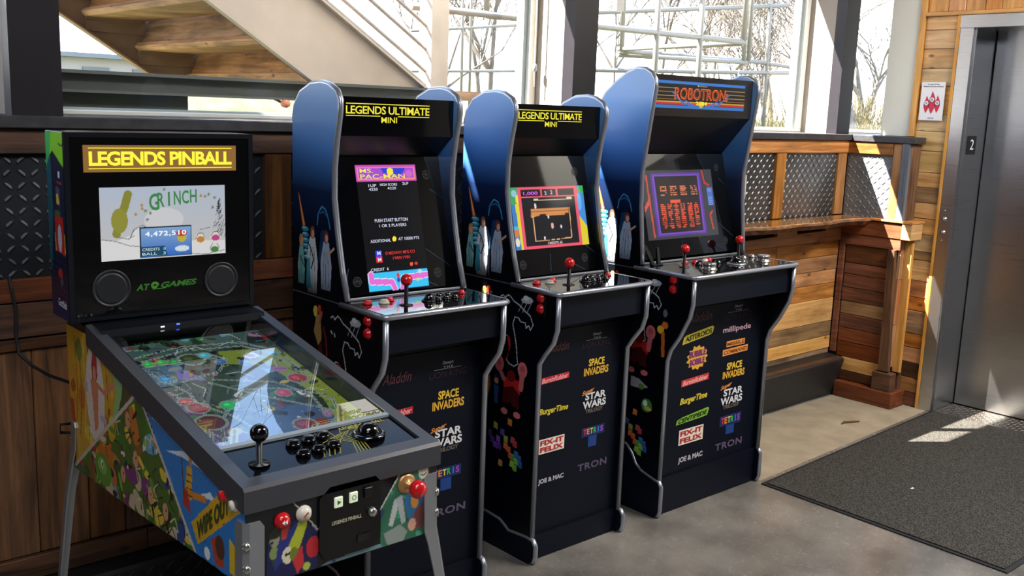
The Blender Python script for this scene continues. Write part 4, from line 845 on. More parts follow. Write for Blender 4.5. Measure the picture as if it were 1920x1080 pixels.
X = 2.83
t, fp, mq, gp, dk, G = cabinet(X, .66, BIG, 'widest black arcade cabinet at the right end, blue and orange striped marquee', True, 2)
logos(fp, X, BIG['front'][0][0]+.02, BIGL)
F = lambda a, b_, o: (a, BIG['mq'][2]-o, b_)
M0, M1 = 1.550, 1.652; a0, a1 = X+.030, X+.590; w = a1-a0
c = Canvas(a0, M0, a1, M1, 230, 50, '#2a241e'); c.poly(rectp(a0, M1-.012, a1, M1-.001), '#3f86d8'); c.poly(rectp(a0, M0, a1, M0+.012), '#3f7fd0'); c.poly(rectp(a0, M0+.014, a1, M0+.021), '#d03a34'); c.poly(rectp(a0, M0+.0225, a1, M0+.0265), '#e8b040')
for zz, cc in ((.075, '#c8a878'), (.060, '#b8a040'), (.045, '#d0b070'), (.034, '#a8803c')): c.line([(a0, M0+zz), (a0+.13, M0+zz)], .0025, cc); c.line([(a1-.13, M0+zz), (a1, M0+zz)], .0025, cc)
for s_ in (-1, 1):
    cx = (a0+a1)/2
    for (p, q, r_) in [((.14, .06), (.20, .09), (.16, .07)), ((.15, .05), (.19, .065), (.13, .03)), ((.07, .012), (.16, .045), (.11, .014)), ((.03, .01), (.12, .04), (.06, .01))]: c.poly([(cx+s_*p[0], M0+p[1]), (cx+s_*q[0], M0+q[1]), (cx+s_*r_[0], M0+r_[1])], '#4a7cc8')
c.poly([(cx-.02, M0+.016), (cx, M0+.002), (cx+.02, M0+.016), (cx, M0+.03)], '#d8c83a')
mp_ = c.build('marquee_print', attr_mat('lit_marquee', .15, emis=.75), mq, F, .001)
text('marquee_lettering', 'ROBOTRON:', flat('#f0662e', 1.0), mp_, F, cx-.165, M0+.034, cx+.165, M0+.078, bold=.03, off=.0022); text('marquee_lettering', 'ROBOTRON:', flat('#58301c', .6), mp_, F, cx-.161, M0+.038, cx+.161, M0+.074, bold=-.012, off=.0030)
text('marquee_lettering', '2084', flat('#e8d83a', 1.0), mp_, F, cx-.035, M0+.014, cx+.035, M0+.029, bold=.04, off=.0022); text('marquee_lettering', '\u25cf Midway', flat('#c8c0b8', .8), mp_, F, cx-.03, M0+.083, cx+.03, M0+.090, bold=0, off=.0022)
# screen of the big cabinet
x0, x1, z0, z1 = X+.10, X+.545, 1.042, 1.308; w = x1-x0; h = z1-z0; U = lambda u, v: (x0+u*w, z0+v*h)
c = Canvas(x0, z0, x1, z1, 150, 110, '#3c3c40')  # grey ground paints the reflection haze into the screen
c.poly([U(.13, .04), U(.83, .04), U(.83, .96), U(.13, .96)], '#5a3c90'); c.poly([U(.155, .065), U(.805, .065), U(.805, .935), U(.155, .935)], '#7a4ac0'); c.poly([U(.18, .09), U(.78, .09), U(.78, .91), U(.18, .91)], '#2a2422')
c.line([U(.07, .92), U(.09, .05)], .010, '#c0483c'); c.poly([U(0, .40), U(.085, .53), U(.085, .62), U(0, .48)], '#c0504a'); c.line([U(.86, .98), U(.88, .80), U(.94, .76)], .009, '#b83a34'); c.line([U(.93, .10), U(.91, .32), U(.945, .36)], .009, '#c0422c'); c.poly([U(.90, .45), U(.98, .45), U(.98, .73), U(.90, .73)], '#4a6ab8')
for k in range(9): c.line([U(.91, .47+.028*k), U(.97, .47+.028*k)], .0022, '#8aa8e0')
R = random.Random(4)
for q, u in enumerate((.24, .38, .52, .67)):
    for k in range(5):
        for s_ in range(5): 
            if R.random() < .75: c.line([U(u+.018*s_, .76-.03*k), U(u+.018*s_+.012, .76-.03*k)], .0042, '#d87a52')
for q, u in enumerate((.225, .315, .405, .495, .60, .69)):
    for k in range(13):
        for s_ in range(3):
            if R.random() < .85: c.line([U(u+.02*s_, .50-.028*k), U(u+.02*s_+.014, .50-.028*k)], .0046, '#e0502e')
c.poly([U(.36, .52), U(.50, .52), U(.50, .56), U(.36, .56)], '#e0562e')
c.build('screen', scr1, gp, G, .001)
z = BIG['dz']
stick(t, X+.135, 2.325, z, .058); stick(t, X+.585, 2.40, z, .058)
for (bx, by, m_) in [(.215, 2.385, redp), (.262, 2.372, redp), (.325, 2.372, whitep), (.365, 2.385, redp), (.235, 2.335, glossb), (.29, 2.325, glossb), (.34, 2.322, glossb), (.60, 2.30, silver), (.615, 2.355, silver), (.55, 2.35, silver), (.50, 2.355, glossb)]: button(t, X+bx, by, z, m_, .014)
for (bx, by) in ((.185, 2.245), (.565, 2.265)):
    obj('spinner', MB().lathe((X+bx, by, z), [(.030, 0), (.030, .003), (.025, .004), (.026, .010), (.024, .011), (.026, .013), (.026, .023), (.023, .026), (.0001, .0262)], n=28), silver, t)
trackball(t, X+.395, 2.272, z, None, .028)
pd = thing('black_phone_stand', 'small black folding stand on the left rear corner of the widest control deck', 'stand', (X+.04, 2.42, z))
obj('arm', MB().hexa([(X+.045, 2.402, z), (X+.062, 2.402, z), (X+.062, 2.412, z), (X+.045, 2.412, z)], [(X+.020, 2.418, z+.055), (X+.037, 2.418, z+.058), (X+.037, 2.424, z+.058), (X+.020, 2.424, z+.055)]), blackp, pd)
obj('arm', MB().hexa([(X+.075, 2.402, z), (X+.092, 2.402, z), (X+.092, 2.412, z), (X+.075, 2.412, z)], [(X+.081, 2.418, z+.066), (X+.094, 2.418, z+.066), (X+.094, 2.424, z+.066), (X+.081, 2.424, z+.066)]), blackp, pd)
obj('base', MB().box((X+.04, 2.395, z+.0002), (X+.098, 2.415, z+.005), .001), blackp, pd)

# ================================================================= PINBALL MACHINE
pb_ = thing('pinball_machine', 'black pinball machine with comic painted sides and lit yellow nameplate, left of the cabinets', 'pinball machine', (1.014, 2.0, 0))
PX0, PX1, PY0, PY1 = .794, 1.234, 1.591, 2.40
zt = lambda y: .821+(y-PY0)*.1914
frm = pm('charcoal_frame', '#3a3b40', .42); blk2 = pm('satin_black', '#0d1018', .3, coat=.2)
prof = [(PY0, .62), (1.80, .611), (2.19, .588), (2.545, .574), (2.56, .95), (2.50, .975), (PY1, zt(PY1)-.012), (PY0, .809)]
L_ = obj('side_panel', MB().prism(prof, 0, PX0, PX0+.016), blk2, pb_); R_ = obj('side_panel', MB().prism(prof, 0, PX1-.016, PX1), blk2, pb_)
fr_ = obj('front_panel', MB().box((PX0+.016, PY0, .62), (PX1-.016, PY0+.016, .80)), blk2, pb_)
obj('rear_panel', MB().box((PX0+.016, 2.53, .574), (PX1-.016, 2.545, .95)).box((PX0+.016, 2.41, .93), (PX1-.016, 2.545, .972)), blk2, pb_)
obj('bottom_board', MB().hexa([(PX0+.016, PY0+.016, .625), (PX1-.016, PY0+.016, .625), (PX1-.016, 2.53, .58), (PX0+.016, 2.53, .58)], [(PX0+.016, PY0+.016, .637), (PX1-.016, PY0+.016, .637), (PX1-.016, 2.53, .592), (PX0+.016, 2.53, .592)]), blk2, pb_)
def top_rail(xa, xb):
    return obj('rail', MB().hexa([(xa, PY0+.03, zt(PY0+.03)-.05), (xb, PY0+.03, zt(PY0+.03)-.05), (xb, PY1, zt(PY1)-.05), (xa, PY1, zt(PY1)-.05)], [(xa, PY0+.03, zt(PY0+.03)), (xb, PY0+.03, zt(PY0+.03)), (xb, PY1, zt(PY1)), (xa, PY1, zt(PY1))]), frm, pb_)
top_rail(PX0-.006, PX0+.022); top_rail(PX1-.022, PX1+.006)
lb = MB().prism([(PY0-.006, .772), (PY0-.006, .815), (PY0, .822), (PY0+.03, zt(PY0+.03)+.0005), (PY0+.03, .775)], 0, PX0-.006, PX1+.006); obj('lockdown_bar', lb, frm, pb_)
IX0, IX1 = PX0+.022, PX1-.022
def sl(y, d): return zt(y)-d
def plate_(nm, y0, y1, d, th, m, xa=IX0, xb=IX1): return obj(nm, MB().hexa([(xa, y0, sl(y0, d+th)), (xb, y0, sl(y0, d+th)), (xb, y1, sl(y1, d+th)), (xa, y1, sl(y1, d+th))], [(xa, y0, sl(y0, d)), (xb, y0, sl(y0, d)), (xb, y1, sl(y1, d)), (xa, y1, sl(y1, d))]), m, pb_)
plate_('cross_bar', 1.738, 1.750, .0005, .05, pm('light_bezel', '#8a9296', .35))
plate_('liner', 2.375, PY1, .0, .06, blk2); plate_('liner', 1.75, 2.375, .0, .045, pm('blue_black_liner', '#232c3c', .15, coat=.4), IX0-.001, IX0+.002); plate_('liner', 1.75, 2.375, .0, .045, pm('blue_black_liner', '#232c3c', .15, coat=.4), IX1-.002, IX1+.001)
fld = plate_('playfield_screen', 1.752, 2.374, .042, .012, blk2)
pane = plate_('glass_pane', 1.751, 2.374, .003, .003, glass('playfield_glass', (.93, .97, .97), ior=2.0))
sh = plate_('control_plate', PY0+.03, 1.738, .006, .012, pm('apron_black', '#090a0e', .12, spec=.06))
FT = lambda a, b_, o: (a, b_, sl(b_, .042)+o)
x0, x1, y0, y1 = IX0+.003, IX1-.003, 1.756, 2.345
c = Canvas(x0, y0, x1, y1, 170, 220, '#2c423c'); W_, H_ = x1-x0, y1-y0; U = lambda u, v: (x0+u*W_, y0+v*H_)
c.poly([U(0, .86), U(1, .86), U(1, 1), U(0, 1)], '#46605c'); c.blobs(90, ['#1c2a20', '#2a3a24', '#40584c', '#152018', '#54685a'], .01, .04, seed=2)
c.poly([U(0, .0), U(.30, 0), U(.22, .35), U(.0, .55)], '#6a4a78'); c.poly([U(.30, 0), U(.95, 0), U(.80, .28), U(.45, .32)], '#3a5a86'); c.poly([U(.78, .05), U(1, .05), U(1, .75), U(.80, .60), U(.88, .3)], '#8f9c34'); c.poly([U(.55, .72), U(.95, .60), U(.98, .80), U(.60, .84)], '#8a9a34')
c.poly([U(.30, .35), U(.78, .34), U(.70, .62), U(.25, .66)], '#3a4e3e'); c.poly([U(.04, .60), U(.30, .62), U(.30, .80), U(.02, .78)], '#5a6a70'); c.poly([U(.22, .64), U(.36, .60), U(.36, .70), U(.24, .72)], '#8a78c0')
c.blobs(60, ['#c84a4a', '#3a8a4a', '#c8b43a', '#5aa8c8', '#b070a8', '#e0e0d0', '#8a3030', '#2a5a3a'], .004, .018, seed=5); c.blobs(55, ['#10180f', '#1a1020', '#0e1418'], .004, .016, seed=9)
for q in [[(.02, .05), (.16, .30), (.20, .52), (.10, .72)], [(.06, .02), (.22, .28), (.50, .48), (.72, .44), (.90, .34), (.96, .06)], [(.10, .88), (.40, .93), (.80, .90), (.96, .76), (.97, .5)], [(.12, .84), (.42, .89), (.78, .86), (.92, .74), (.93, .5)],
          [(.22, .62), (.48, .66), (.60, .76), (.52, .84), (.34, .84)], [(.40, .60), (.72, .50), (.84, .36), (.80, .18)], [(.36, .58), (.60, .38), (.86, .20)], [(.12, .50), (.30, .30), (.36, .12)], [(.02, .30), (.20, .10), (.34, .05)], [(.66, .06), (.86, .16), (.94, .30)], [(.10, .55), (.18, .40), (.16, .24)]]:
    p = [U(*k) for k in q]; c.line(p, .0065, '#b8c4b8'); c.line(p, .0028, '#3a4a44')
for (u, v, r_, cc) in [(.30, .80, .018, '#2aa84a'), (.22, .81, .014, '#3ac85a'), (.14, .81, .014, '#3ac85a'), (.40, .80, .030, '#3a4a28'), (.50, .82, .016, '#58c8e0'), (.55, .74, .014, '#3f78c0'), (.68, .70, .014, '#3f78c0'), (.34, .38, .020, '#1fc862'), (.70, .40, .018, '#d04a6a'), (.88, .50, .024, '#b02a34'), (.14, .46, .018, '#c83030'), (.17, .40, .024, '#a02028'), (.16, .28, .032, '#5a1c24'), (.62, .14, .026, '#8a2a3c'), (.16, .66, .02, '#3a9ac8')]:
    c.ell(*U(u, v), r_*1.15, r_*1.15, '#8f9a8e'); c.ell(*U(u, v), r_*.92, r_*.92, cc); c.ell(*(U(u, v)[0]-r_*.2, U(u, v)[1]+r_*.2), r_*.35, r_*.35, tuple(min(1, k*1.7+.03) for k in lin(cc)))
for a_, b_ in (((.78, .06), (.92, .22)), ((.10, .03), (.24, .20))): c.line([U(*a_), U(*b_)], .016, '#cfc46a'); c.line([U(*a_), U(*b_)], .006, '#7a6a2a')
c.blobs(260, ['#10180f', '#26382e', '#7a8a7a', '#c8ccb8', '#8a3038', '#2a6a4a', '#3a5a80', '#b0a84a', '#1a1424', '#5a4a6a'], .0015, .007, seed=41, asp=1.0)
R = random.Random(17)
for k in range(34):
    u, v, a = R.random(), R.random()*.95, R.uniform(0, 3.1); p = [U(u, v), U(u+.10*math.cos(a), v+.07*math.sin(a)), U(u+.16*math.cos(a+.5), v+.12*math.sin(a+.5))]; c.line(p, .0022, R.choice(['#c8d0c8', '#8a9488', '#1a201c', '#d8dce0']))
for k in range(12): c.line([U(.74+.018*k, .06), U(.755+.018*k, .10)], .003, '#d8dcc0')
c.build('playfield_print', attr_mat('lit_playfield', .25, emis=.55), fld, FT, .0006)
# joystick, six buttons, trackball on the control plate
zc = lambda y: sl(y, .006)
s_ = obj('joystick', MB().lathe((.862, 1.668, zc(1.668)), [(.021, 0), (.021, .003), (.0065, .004), (.0065, .05)], n=18), blackp, pb_); obj('ball_top', MB().ball((.862, 1.668, zc(1.668)+.063), .018, 20, 12), glossb, s_)
for k in range(6):
    bx, by = .955+.037*(k % 3), 1.663+.04*(k//3)+.004*(k % 3); obj('button', MB().lathe((bx, by, zc(by)), [(.015, 0), (.015, .006), (.013, .009), (.0115, .009), (.011, .013), (.0001, .0135)], n=20), glossb, pb_)
s_ = obj('trackball', MB().lathe((1.122, 1.684, zc(1.684)), [(.036, 0), (.036, .004), (.031, .008), (.027, .005)], n=30), pm('dark_chrome', '#5a5e66', .12, metal=1), pb_); obj('ball', MB().lathe((1.122, 1.684, zc(1.684)), [(.026, .002), (.025, .012), (.020, .021), (.011, .027), (.0001, .028)], n=26), glossb, s_)
FC = lambda a, b_, o: (a, b_, sl(b_, .006)+o)
cv = []
for k in range(9): cv += strokep([(.93+.012*k, 1.64), (.945+.014*k, 1.69), (1.03+.007*k, 1.70+.002*k), (1.07+.012*k, 1.728)], .0022) if k > 4 else strokep([(1.06+.008*k, 1.628), (1.075+.006*k, 1.67), (1.045+.010*k, 1.70), (1.02+.03*k, 1.732)], .0024)
decal('contour_print', cv, flat('#8a8638'), sh, FC, .0006); text('plate_lettering', 'LEGENDS PINBALL', flat('#a8a050'), sh, FC, 1.08, 1.724, 1.19, 1.734, bold=.03, off=.0008)
# front: door plate, lit squares, knobs, plunger
F = lambda a, b_, o: (a, PY0-o, b_)
dp = obj('coin_door', MB().prism([(.946, .655), (.958, .634), (1.071, .634), (1.087, .651), (1.087, .770), (1.075, .784), (.969, .784), (.946, .764)], 1, PY0-.006, PY0+.002), pm('door_black', '#090a0d', .28), pb_)
F2 = lambda a, b_, o: (a, PY0-.006-o, b_)
for (bx, bz, m_) in [(.9865, .750, pm('lit_key', '#d8e0c8', .4, emit='#c8d4b0', es=.35)), (1.021, .752, pm('lit_key', '#d8e0c8', .4)), (1.056, .754, blackp)]: 
    kb_ = obj('key', MB().box((bx-.0095, PY0-.011, bz-.011), (bx+.0095, PY0-.006, bz+.011), .0015), m_, pb_)
    if bx < 1.05: decal('key_symbol', [[(bx-.004, bz-.005), (bx+.005, bz), (bx-.004, bz+.005)]] if bx < 1 else strokep(ellp(bx, bz, .0045, .0045, 12)+[(bx+.0045, bz)], .0014), flat('#3a6a2c'), kb_, lambda a, b_, o: (a, PY0-.011-o, b_), .0004)
text('door_lettering', 'LEGENDS PINBALL', flat('#b8b49a'), dp, F2, .973, .7035, 1.042, .7115, bold=.03, off=.0006)
obj('slot', MB().box((1.032, PY0-.008, .652), (1.060, PY0-.006, .668)), blk2, dp)
obj('knob', MB().lathe((1.0655, PY0-.006, .710), [(.010, 0), (.010, .004), (.008, .010), (.0001, .011)], axis=(0, -1, 0)), silver, pb_)
b1 = obj('rewind_button', MB().lathe((.867, PY0, .740), [(.0165, 0), (.0165, .004), (.013, .007), (.012, .012), (.0001, .013)], axis=(0, -1, 0), n=22), redp, pb_)
decal('button_symbol', [[(.861, .740), (.867, .735), (.867, .745)], [(.867, .740), (.873, .735), (.873, .745)]], flat('#f0f0ec'), b1, F, .0134)
b2 = obj('round_button', MB().lathe((.913, PY0, .743), [(.0165, 0), (.0165, .004), (.013, .007), (.012, .011), (.0001, .012)], axis=(0, -1, 0), n=22), whitep, pb_); decal('button_symbol', strokep([(.908, .739), (.918, .747)], .004), flat('#b0483a'), b2, F, .0124)
s_ = obj('plunger', MB().lathe((1.155, PY0, .747), [(.022, 0), (.022, .003), (.016, .006), (.006, .007), (.006, .026)], axis=(0, -1, 0), n=26), pm('brass_plate', '#b98c58', .35, metal=.5), pb_); obj('plunger_knob', MB().lathe((1.155, PY0, .747), [(.006, .024), (.014, .028), (.019, .036), (.019, .046), (.014, .054), (.0001, .057)], axis=(0, -1, 0), n=26), redp, s_)
# flipper buttons on the left side
obj('flipper_button', MB().lathe((PX0, 1.675, .781), [(.014, 0), (.014, .003), (.010, .005), (.010, .011), (.0001, .012)], axis=(-1, 0, 0), n=20), redp, pb_); obj('flipper_button', MB().lathe((PX0, 1.633, .775), [(.014, 0), (.014, .003), (.010, .005), (.010, .010), (.0001, .011)], axis=(-1, 0, 0), n=20), whitep, pb_)
# side print (generic comic collage)
c = Canvas(2.56, .575, 1.593, .95, 330, 170); inside = c.inside([(a-.002 if a < 2 else a, b_+.001) for a, b_ in prof]) & (c.B < zt(c.A)-.05+.0+(c.A > 2.4)*.05); c.m[:] = False
cl = inside; P_ = lambda pts, col: c.poly(pts, col, cl)
P_([(2.6, .5), (2.6, 1.0), (2.08, 1.0), (2.08, .88), (2.531, .58)], '#d9a82c'); a_ = c.inside([(2.6, .5), (2.6, 1.0), (2.08, 1.0), (2.098, .88), (2.531, .584)]) & cl
c.blobs(120, ['#e0b83a', '#c8782c', '#e8cf5a', '#b8552c', '#d8963a'], .012, .035, a_, seed=3); [c.line([(2.5-.03*k, .93), (2.49-.03*k, .80), (2.51-.03*k, .68)], .0045, ['#a8482a', '#7a5a20', '#f0dc78'][k % 3], a_) for k in range(9)]; c.ell(2.366, .81, .062, .125, '#e4d8d0', a_); c.blobs(45, ['#c86a5a', '#ece4dc', '#b8b0c8', '#d89a8a'], .006, .016, a_ & (np.hypot((c.A-2.366)/.085, (c.B-.81)/.12) < 1), seed=8)
P_([(2.282, .92), (2.09, .905), (2.108, .875), (2.255, .775), (2.245, .84)], '#8fbf7a'); c.line([(2.26, .79), (2.235, .85), (2.262, .90)], .016, '#d8a030', a_)
for k in range(7): P_([(2.18-.012*k, .90-.012*k*.3), (2.195+.004*k, .845-.006*k), (2.17-.012*k, .87-.01*k)], '#6a4a2c' if k % 2 else '#3a5a30')
P_([(2.385, .88), (2.368, .935), (2.350, .925), (2.345, .86), (2.36, .84), (2.38, .84)], '#b8323c'); c.ell(2.366, .862, .011, .018, '#e0a080', a_); P_([(2.395, .845), (2.342, .845), (2.348, .78), (2.352, .73), (2.375, .715), (2.382, .78)], '#d88a68'); c.line([(2.35, .838), (2.30, .828), (2.24, .862)], .013, '#d88a68', a_)
P_([(2.55, .76), (2.52, .76), (2.515, .70), (2.54, .69)], '#b8442c'); P_([(2.56, .70), (2.545, .70), (2.52, .62), (2.53, .59)], '#c03028'); c.ell(2.47, .90, .02, .03, '#6a8a3a', a_)
crowd = c.inside([(2.531, .584), (2.098, .88), (2.091, .88), (1.80, .60), (2.56, .55)]) & cl; c._set(crowd, '#4a6a2c')
c.blobs(230, ['#3f7a2c', '#5a9a34', '#d0a828', '#c8742c', '#2c4a8a', '#7a3a78', '#c8b898', '#b0302c', '#2a5a2c', '#8a5a2c', '#e0c040', '#6aa8c8', '#d8d0c0'], .010, .03, crowd, 2.2, 11); c.blobs(230, ['#20301a', '#1a2448', '#3a1c1c', '#e8e0c8', '#c03a2c', '#e8c83c', '#7ab04a'], .003, .011, crowd, 2.5, 12)
for k in range(70): a_k, b_k, g_k = RNG.uniform(1.82, 2.5), RNG.uniform(.58, .86), RNG.uniform(0, 3.1); c.line([(a_k, b_k), (a_k+.03*math.cos(g_k), b_k+.03*math.sin(g_k)), (a_k+.04*math.cos(g_k+.8), b_k+.04*math.sin(g_k+.8))], .0032, ['#14180e', '#e0d8b8', '#2a1438'][k % 3], crowd)
c.ell(2.33, .632, .055, .04, '#5f9a3a', crowd); c.ell(2.335, .64, .03, .02, '#8abf58', crowd); c.ell(2.335, .645, .008, .012, '#f0efe0', crowd); c.ell(2.333, .644, .004, .006, '#1a1a1a', crowd)
for (a, b_) in ((2.2, .66), (2.12, .72), (2.04, .66), (1.96, .65), (2.16, .80)): c.ell(a, b_, .014, .02, '#d89a78', crowd); c.ell(a-.003, b_+.004, .003, .004, '#201010', crowd)
blue = c.inside([(2.091, .89), (1.58, .83), (1.58, .63), (1.80, .60)]) & cl; c._set(blue, '#2f7cc4')
for p in ([(2.03, .845), (1.96, .835), (1.86, .815), (1.83, .82), (1.93, .85)], [(1.95, .79), (1.86, .80), (1.68, .798), (1.70, .81), (1.84, .82)], [(1.80, .74), (1.74, .75), (1.68, .74), (1.74, .765)]): c.poly(p, '#dfe8f0', blue)
c.blobs(30, ['#1c5a9c', '#3f90d4'], .01, .03, blue & (c.B < .78), .6, 21); c.blobs(40, ['#e8f0f4', '#9cc4e0'], .003, .012, blue & (c.B < .70), 1.0, 22)
c.ell(1.828, .803, .008, .012, '#c89060', blue); c.poly([(1.845, .79), (1.82, .79), (1.825, .72), (1.86, .715)], '#d8a83a', blue); c.line([(1.84, .73), (1.765, .742)], .014, '#d8862c', blue); c.poly([(1.865, .74), (1.845, .735), (1.83, .69), (1.87, .70)], '#b83a2c', blue)
for k in range(4): c.line([(1.85, .725+.015*k), (1.822, .728+.015*k)], .003, '#7a2c1c', blue)
c.line([(1.872, .80), (1.862, .72)], .005, '#5a3a20', blue)
band = [(1.83, .672), (1.655, .812), (1.590, .782), (1.80, .635)]; c.poly(band, '#d8a82c', blue); c.blobs(60, ['#c03a28', '#e0c83a', '#c8602c'], .006, .014, blue & c.inside(band), 1, 31)
low_ = blue & c.inside([(1.796, .63), (1.585, .77), (1.585, .6), (1.80, .58)]); c.blobs(60, ['#e8eef0', '#2a4a7a', '#3f84c4'], .008, .02, low_, 1, 33); c.poly([(1.74, .67), (1.70, .69), (1.68, .63), (1.72, .62)], '#b8482c', low_); c.poly([(1.66, .70), (1.635, .69), (1.615, .63), (1.66, .63)], '#e0b82c', low_); c.ell(1.70, .665, .02, .025, '#5a3a2c', low_)
c.line([(2.531, .584), (2.098, .88)], .010, '#cfc6b8', cl); c.line([(2.091, .88), (1.80, .60)], .010, '#cfc6b8', cl); c.m &= inside
FS = lambda a, b_, o: (PX0-o, a, b_)
sp = c.build('side_print', prn, L_, FS, .0006, noise=.05)
text('side_lettering', 'WIPE OUT', flat('#3a4a20'), sp, FS, 1.800, .698, 1.655, .738, bold=.04, off=.0022, tilt=.107)
# front print
c = Canvas(PX0+.018, .622, PX1-.018, .80, 190, 84); Pn = lambda pts, col: c.poly(pts, col)
Pn([(.836, .70), (.855, .735), (.905, .735), (.946, .70), (.946, .622), (.832, .622)], '#161c48'); Pn([(.846, .70), (.852, .722), (.868, .718), (.866, .66), (.848, .65)], '#2c3c30'); c.ell(.852, .707, .011, .017, '#8a8a72'); c.ell(.851, .716, .013, .010, '#20241c'); c.ell(.846, .70, .004, .003, '#181818'); c.ell(.850, .678, .009, .013, '#7a8a50')
Pn([(.905, .735), (.925, .728), (.905, .675), (.885, .655), (.875, .68)], '#a8b02c'); Pn([(.86, .70), (.905, .735), (.90, .72), (.865, .655), (.85, .64)], '#232f78'); Pn([(.868, .735), (.885, .73), (.875, .70), (.866, .70)], '#c03a30'); c.ell(.935, .668, .016, .022, '#b8242c'); c.ell(.879, .666, .012, .017, '#d8cfae'); c.ell(.876, .668, .003, .004, '#1a1a1a'); c.ell(.883, .669, .003, .004, '#1a1a1a'); c.ell(.893, .665, .010, .014, '#6a7a20'); Pn([(.89, .65), (.91, .68), (.915, .64), (.90, .622)], '#c02c34'); c.ell(.92, .632, .008, .008, '#a8b848'); c.blobs(26, ['#3a8a4a', '#1c2458', '#d8d0b8', '#b83a3a'], .003, .007, c.inside([(.84, .622), (.946, .622), (.946, .65), (.86, .64)]), 1.2, 5)
c.line([(.876, .790), (.945, .702)], .006, '#aaa49c')
rt = [(1.156, .798), (1.216, .797), (1.216, .622), (1.09, .622), (1.09, .705)]; k = Pn(rt, '#2f6a50'); c.blobs(50, ['#3a8a68', '#1c4a38', '#5aa888', '#284a6a'], .004, .012, k, 1.5, 6)
c.ell(1.198, .785, .020, .009, '#20306a', k); c.ell(1.198, .790, .013, .010, '#27387a', k); c.ell(1.199, .767, .013, .020, '#cfd0b8', k); c.ell(1.195, .772, .003, .004, '#1a1a1a', k); c.ell(1.203, .772, .003, .004, '#1a1a1a', k); c.line([(1.192, .759), (1.199, .755), (1.206, .759)], .003, '#301818', k); c.line([(1.216, .79), (1.213, .74)], .006, '#7a4a38', k)
Pn([(1.14, .72), (1.125, .72), (1.112, .665), (1.122, .660), (1.132, .69)], '#b4b8b4'); Pn([(1.145, .725), (1.13, .72), (1.145, .66), (1.156, .662)], '#a4a8a8'); c.poly([(1.15, .74), (1.205, .745), (1.20, .69), (1.165, .66), (1.155, .69)], '#2c6a9a', k); c.ell(1.178, .705, .010, .018, '#d8923c', k); c.poly([(1.178, .68), (1.205, .70), (1.20, .64), (1.17, .64)], '#7a3a40', k); c.ell(1.172, .652, .010, .014, '#d8a088', k); Pn([(1.10, .65), (1.14, .66), (1.16, .64), (1.15, .622), (1.11, .622)], '#8a948c')
Pn([(.946, .622), (1.10, .622), (1.09, .632), (.97, .630)], '#6a8a90'); c.blobs(14, ['#c8787a', '#4a8a5a', '#d8d8d0', '#2c3a6a'], .004, .009, c.inside([(.946, .622), (1.10, .622), (1.09, .632), (.97, .630)]), 1, 7)
c.line([(1.156, .798), (1.09, .705)], .005, '#c4c0b0'); c.build('front_print', prn, fr_, F, .0006)
# legs
lgm = pm('grey_leg_steel', '#9a9ca0', .38, metal=.6)
def leg(cx, cy, sx_, sy, ztop, nm='leg'):
    def sec(z, spread, wd): # L shaped section with chamfered corner, outward = (sx_, sy)
        ox, oy = cx+sx_*spread, cy+sy*spread; p = [(wd, 0), (.010, 0), (0, .010), (0, wd), (.004, wd), (.005, .012), (.012, .005), (wd, .004)]
        return [(ox-sx_*u+sx_*.005, oy-sy*v+sy*.005, z) for u, v in p]
    lv = [(0, .058, .022), (.10, .052, .024), (.5, .018, .030), (.60, .006, .036), (.63, .002, .040), (ztop-.012, .0, .040), (ztop, 0, .032)]; mb = MB(); n = 8
    vs = [v for (z, s__, wd) in lv for v in sec(z, s__, wd)]; fs = [(i*n+k, i*n+(k+1) % n, (i+1)*n+(k+1) % n, (i+1)*n+k) for i in range(len(lv)-1) for k in range(n)]+[tuple(range(n)), tuple((len(lv)-1)*n+k for k in range(n))]
    mb.add(vs, fs); l = obj(nm, mb, lgm, pb_)
    for z in (ztop-.045, ztop-.09): obj('bolt', MB().lathe((cx-sx_*.002, cy-sy*.002, z), [(.009, 0), (.009, .006), (.007, .009), (.0001, .010)], axis=(sx_, sy, 0), n=12), silver, l)
    obj('foot', MB().lathe((cx+sx_*.048, cy+sy*.048, 0), [(.018, 0), (.018, .006), (.006, .010), (.006, .016)], n=14), blackp, l)
leg(PX0, PY0, -1, -1, .752); leg(PX1, PY0, 1, -1, .755); leg(PX0, 2.545, -1, 1, .70); leg(PX1, 2.545, 1, 1, .70)
# backbox
BX0, BX1, BY0, BY1, BZ0, BZ1 = .757, 1.231, 2.41, 2.535, .982, 1.433
bbx = obj('backbox', MB().box((BX0, BY0, BZ0), (BX1, BY1, BZ1), .002), blk2, pb_)
obj('hinge_shelf', MB().hexa([(PX0+.01, 2.33, .955), (PX1-.01, 2.33, .955), (PX1-.01, 2.53, .966), (PX0+.01, 2.53, .966)], [(PX0+.01, 2.335, .972), (PX1-.01, 2.335, .972), (PX1-.01, 2.53, .984), (PX0+.01, 2.53, .984)]), blk2, pb_)
obj('status_light', MB().box((.985, 2.331, .966), (.993, 2.336, .969)), pm('blue_led', '#3050ff', .4, emit='#3858ff', es=3), pb_); obj('status_light', MB().box((.945, 2.331, .964), (.954, 2.336, .967)), pm('white_led', '#ffffff', .4, emit='#ffffff', es=1.2), pb_)
bg_ = obj('backglass', MB().box((BX0+.012, BY0-.004, BZ0+.01), (BX1-.012, BY0, BZ1-.012), .001), pm('backglass_acrylic', '#06070a', .05, coat=.6), bbx)
obj('frame_edge', MB().box((BX0, BY0-.006, BZ0), (BX0+.012, BY0, BZ1)).box((BX1-.012, BY0-.006, BZ0), (BX1, BY0, BZ1)).box((BX0+.012, BY0-.006, BZ1-.012), (BX1-.012, BY0, BZ1)).box((BX0+.012, BY0-.006, BZ0), (BX1-.012, BY0, BZ0+.01)), blk2, bbx)
FB = lambda a, b_, o: (a, BY0-.004-o, b_)
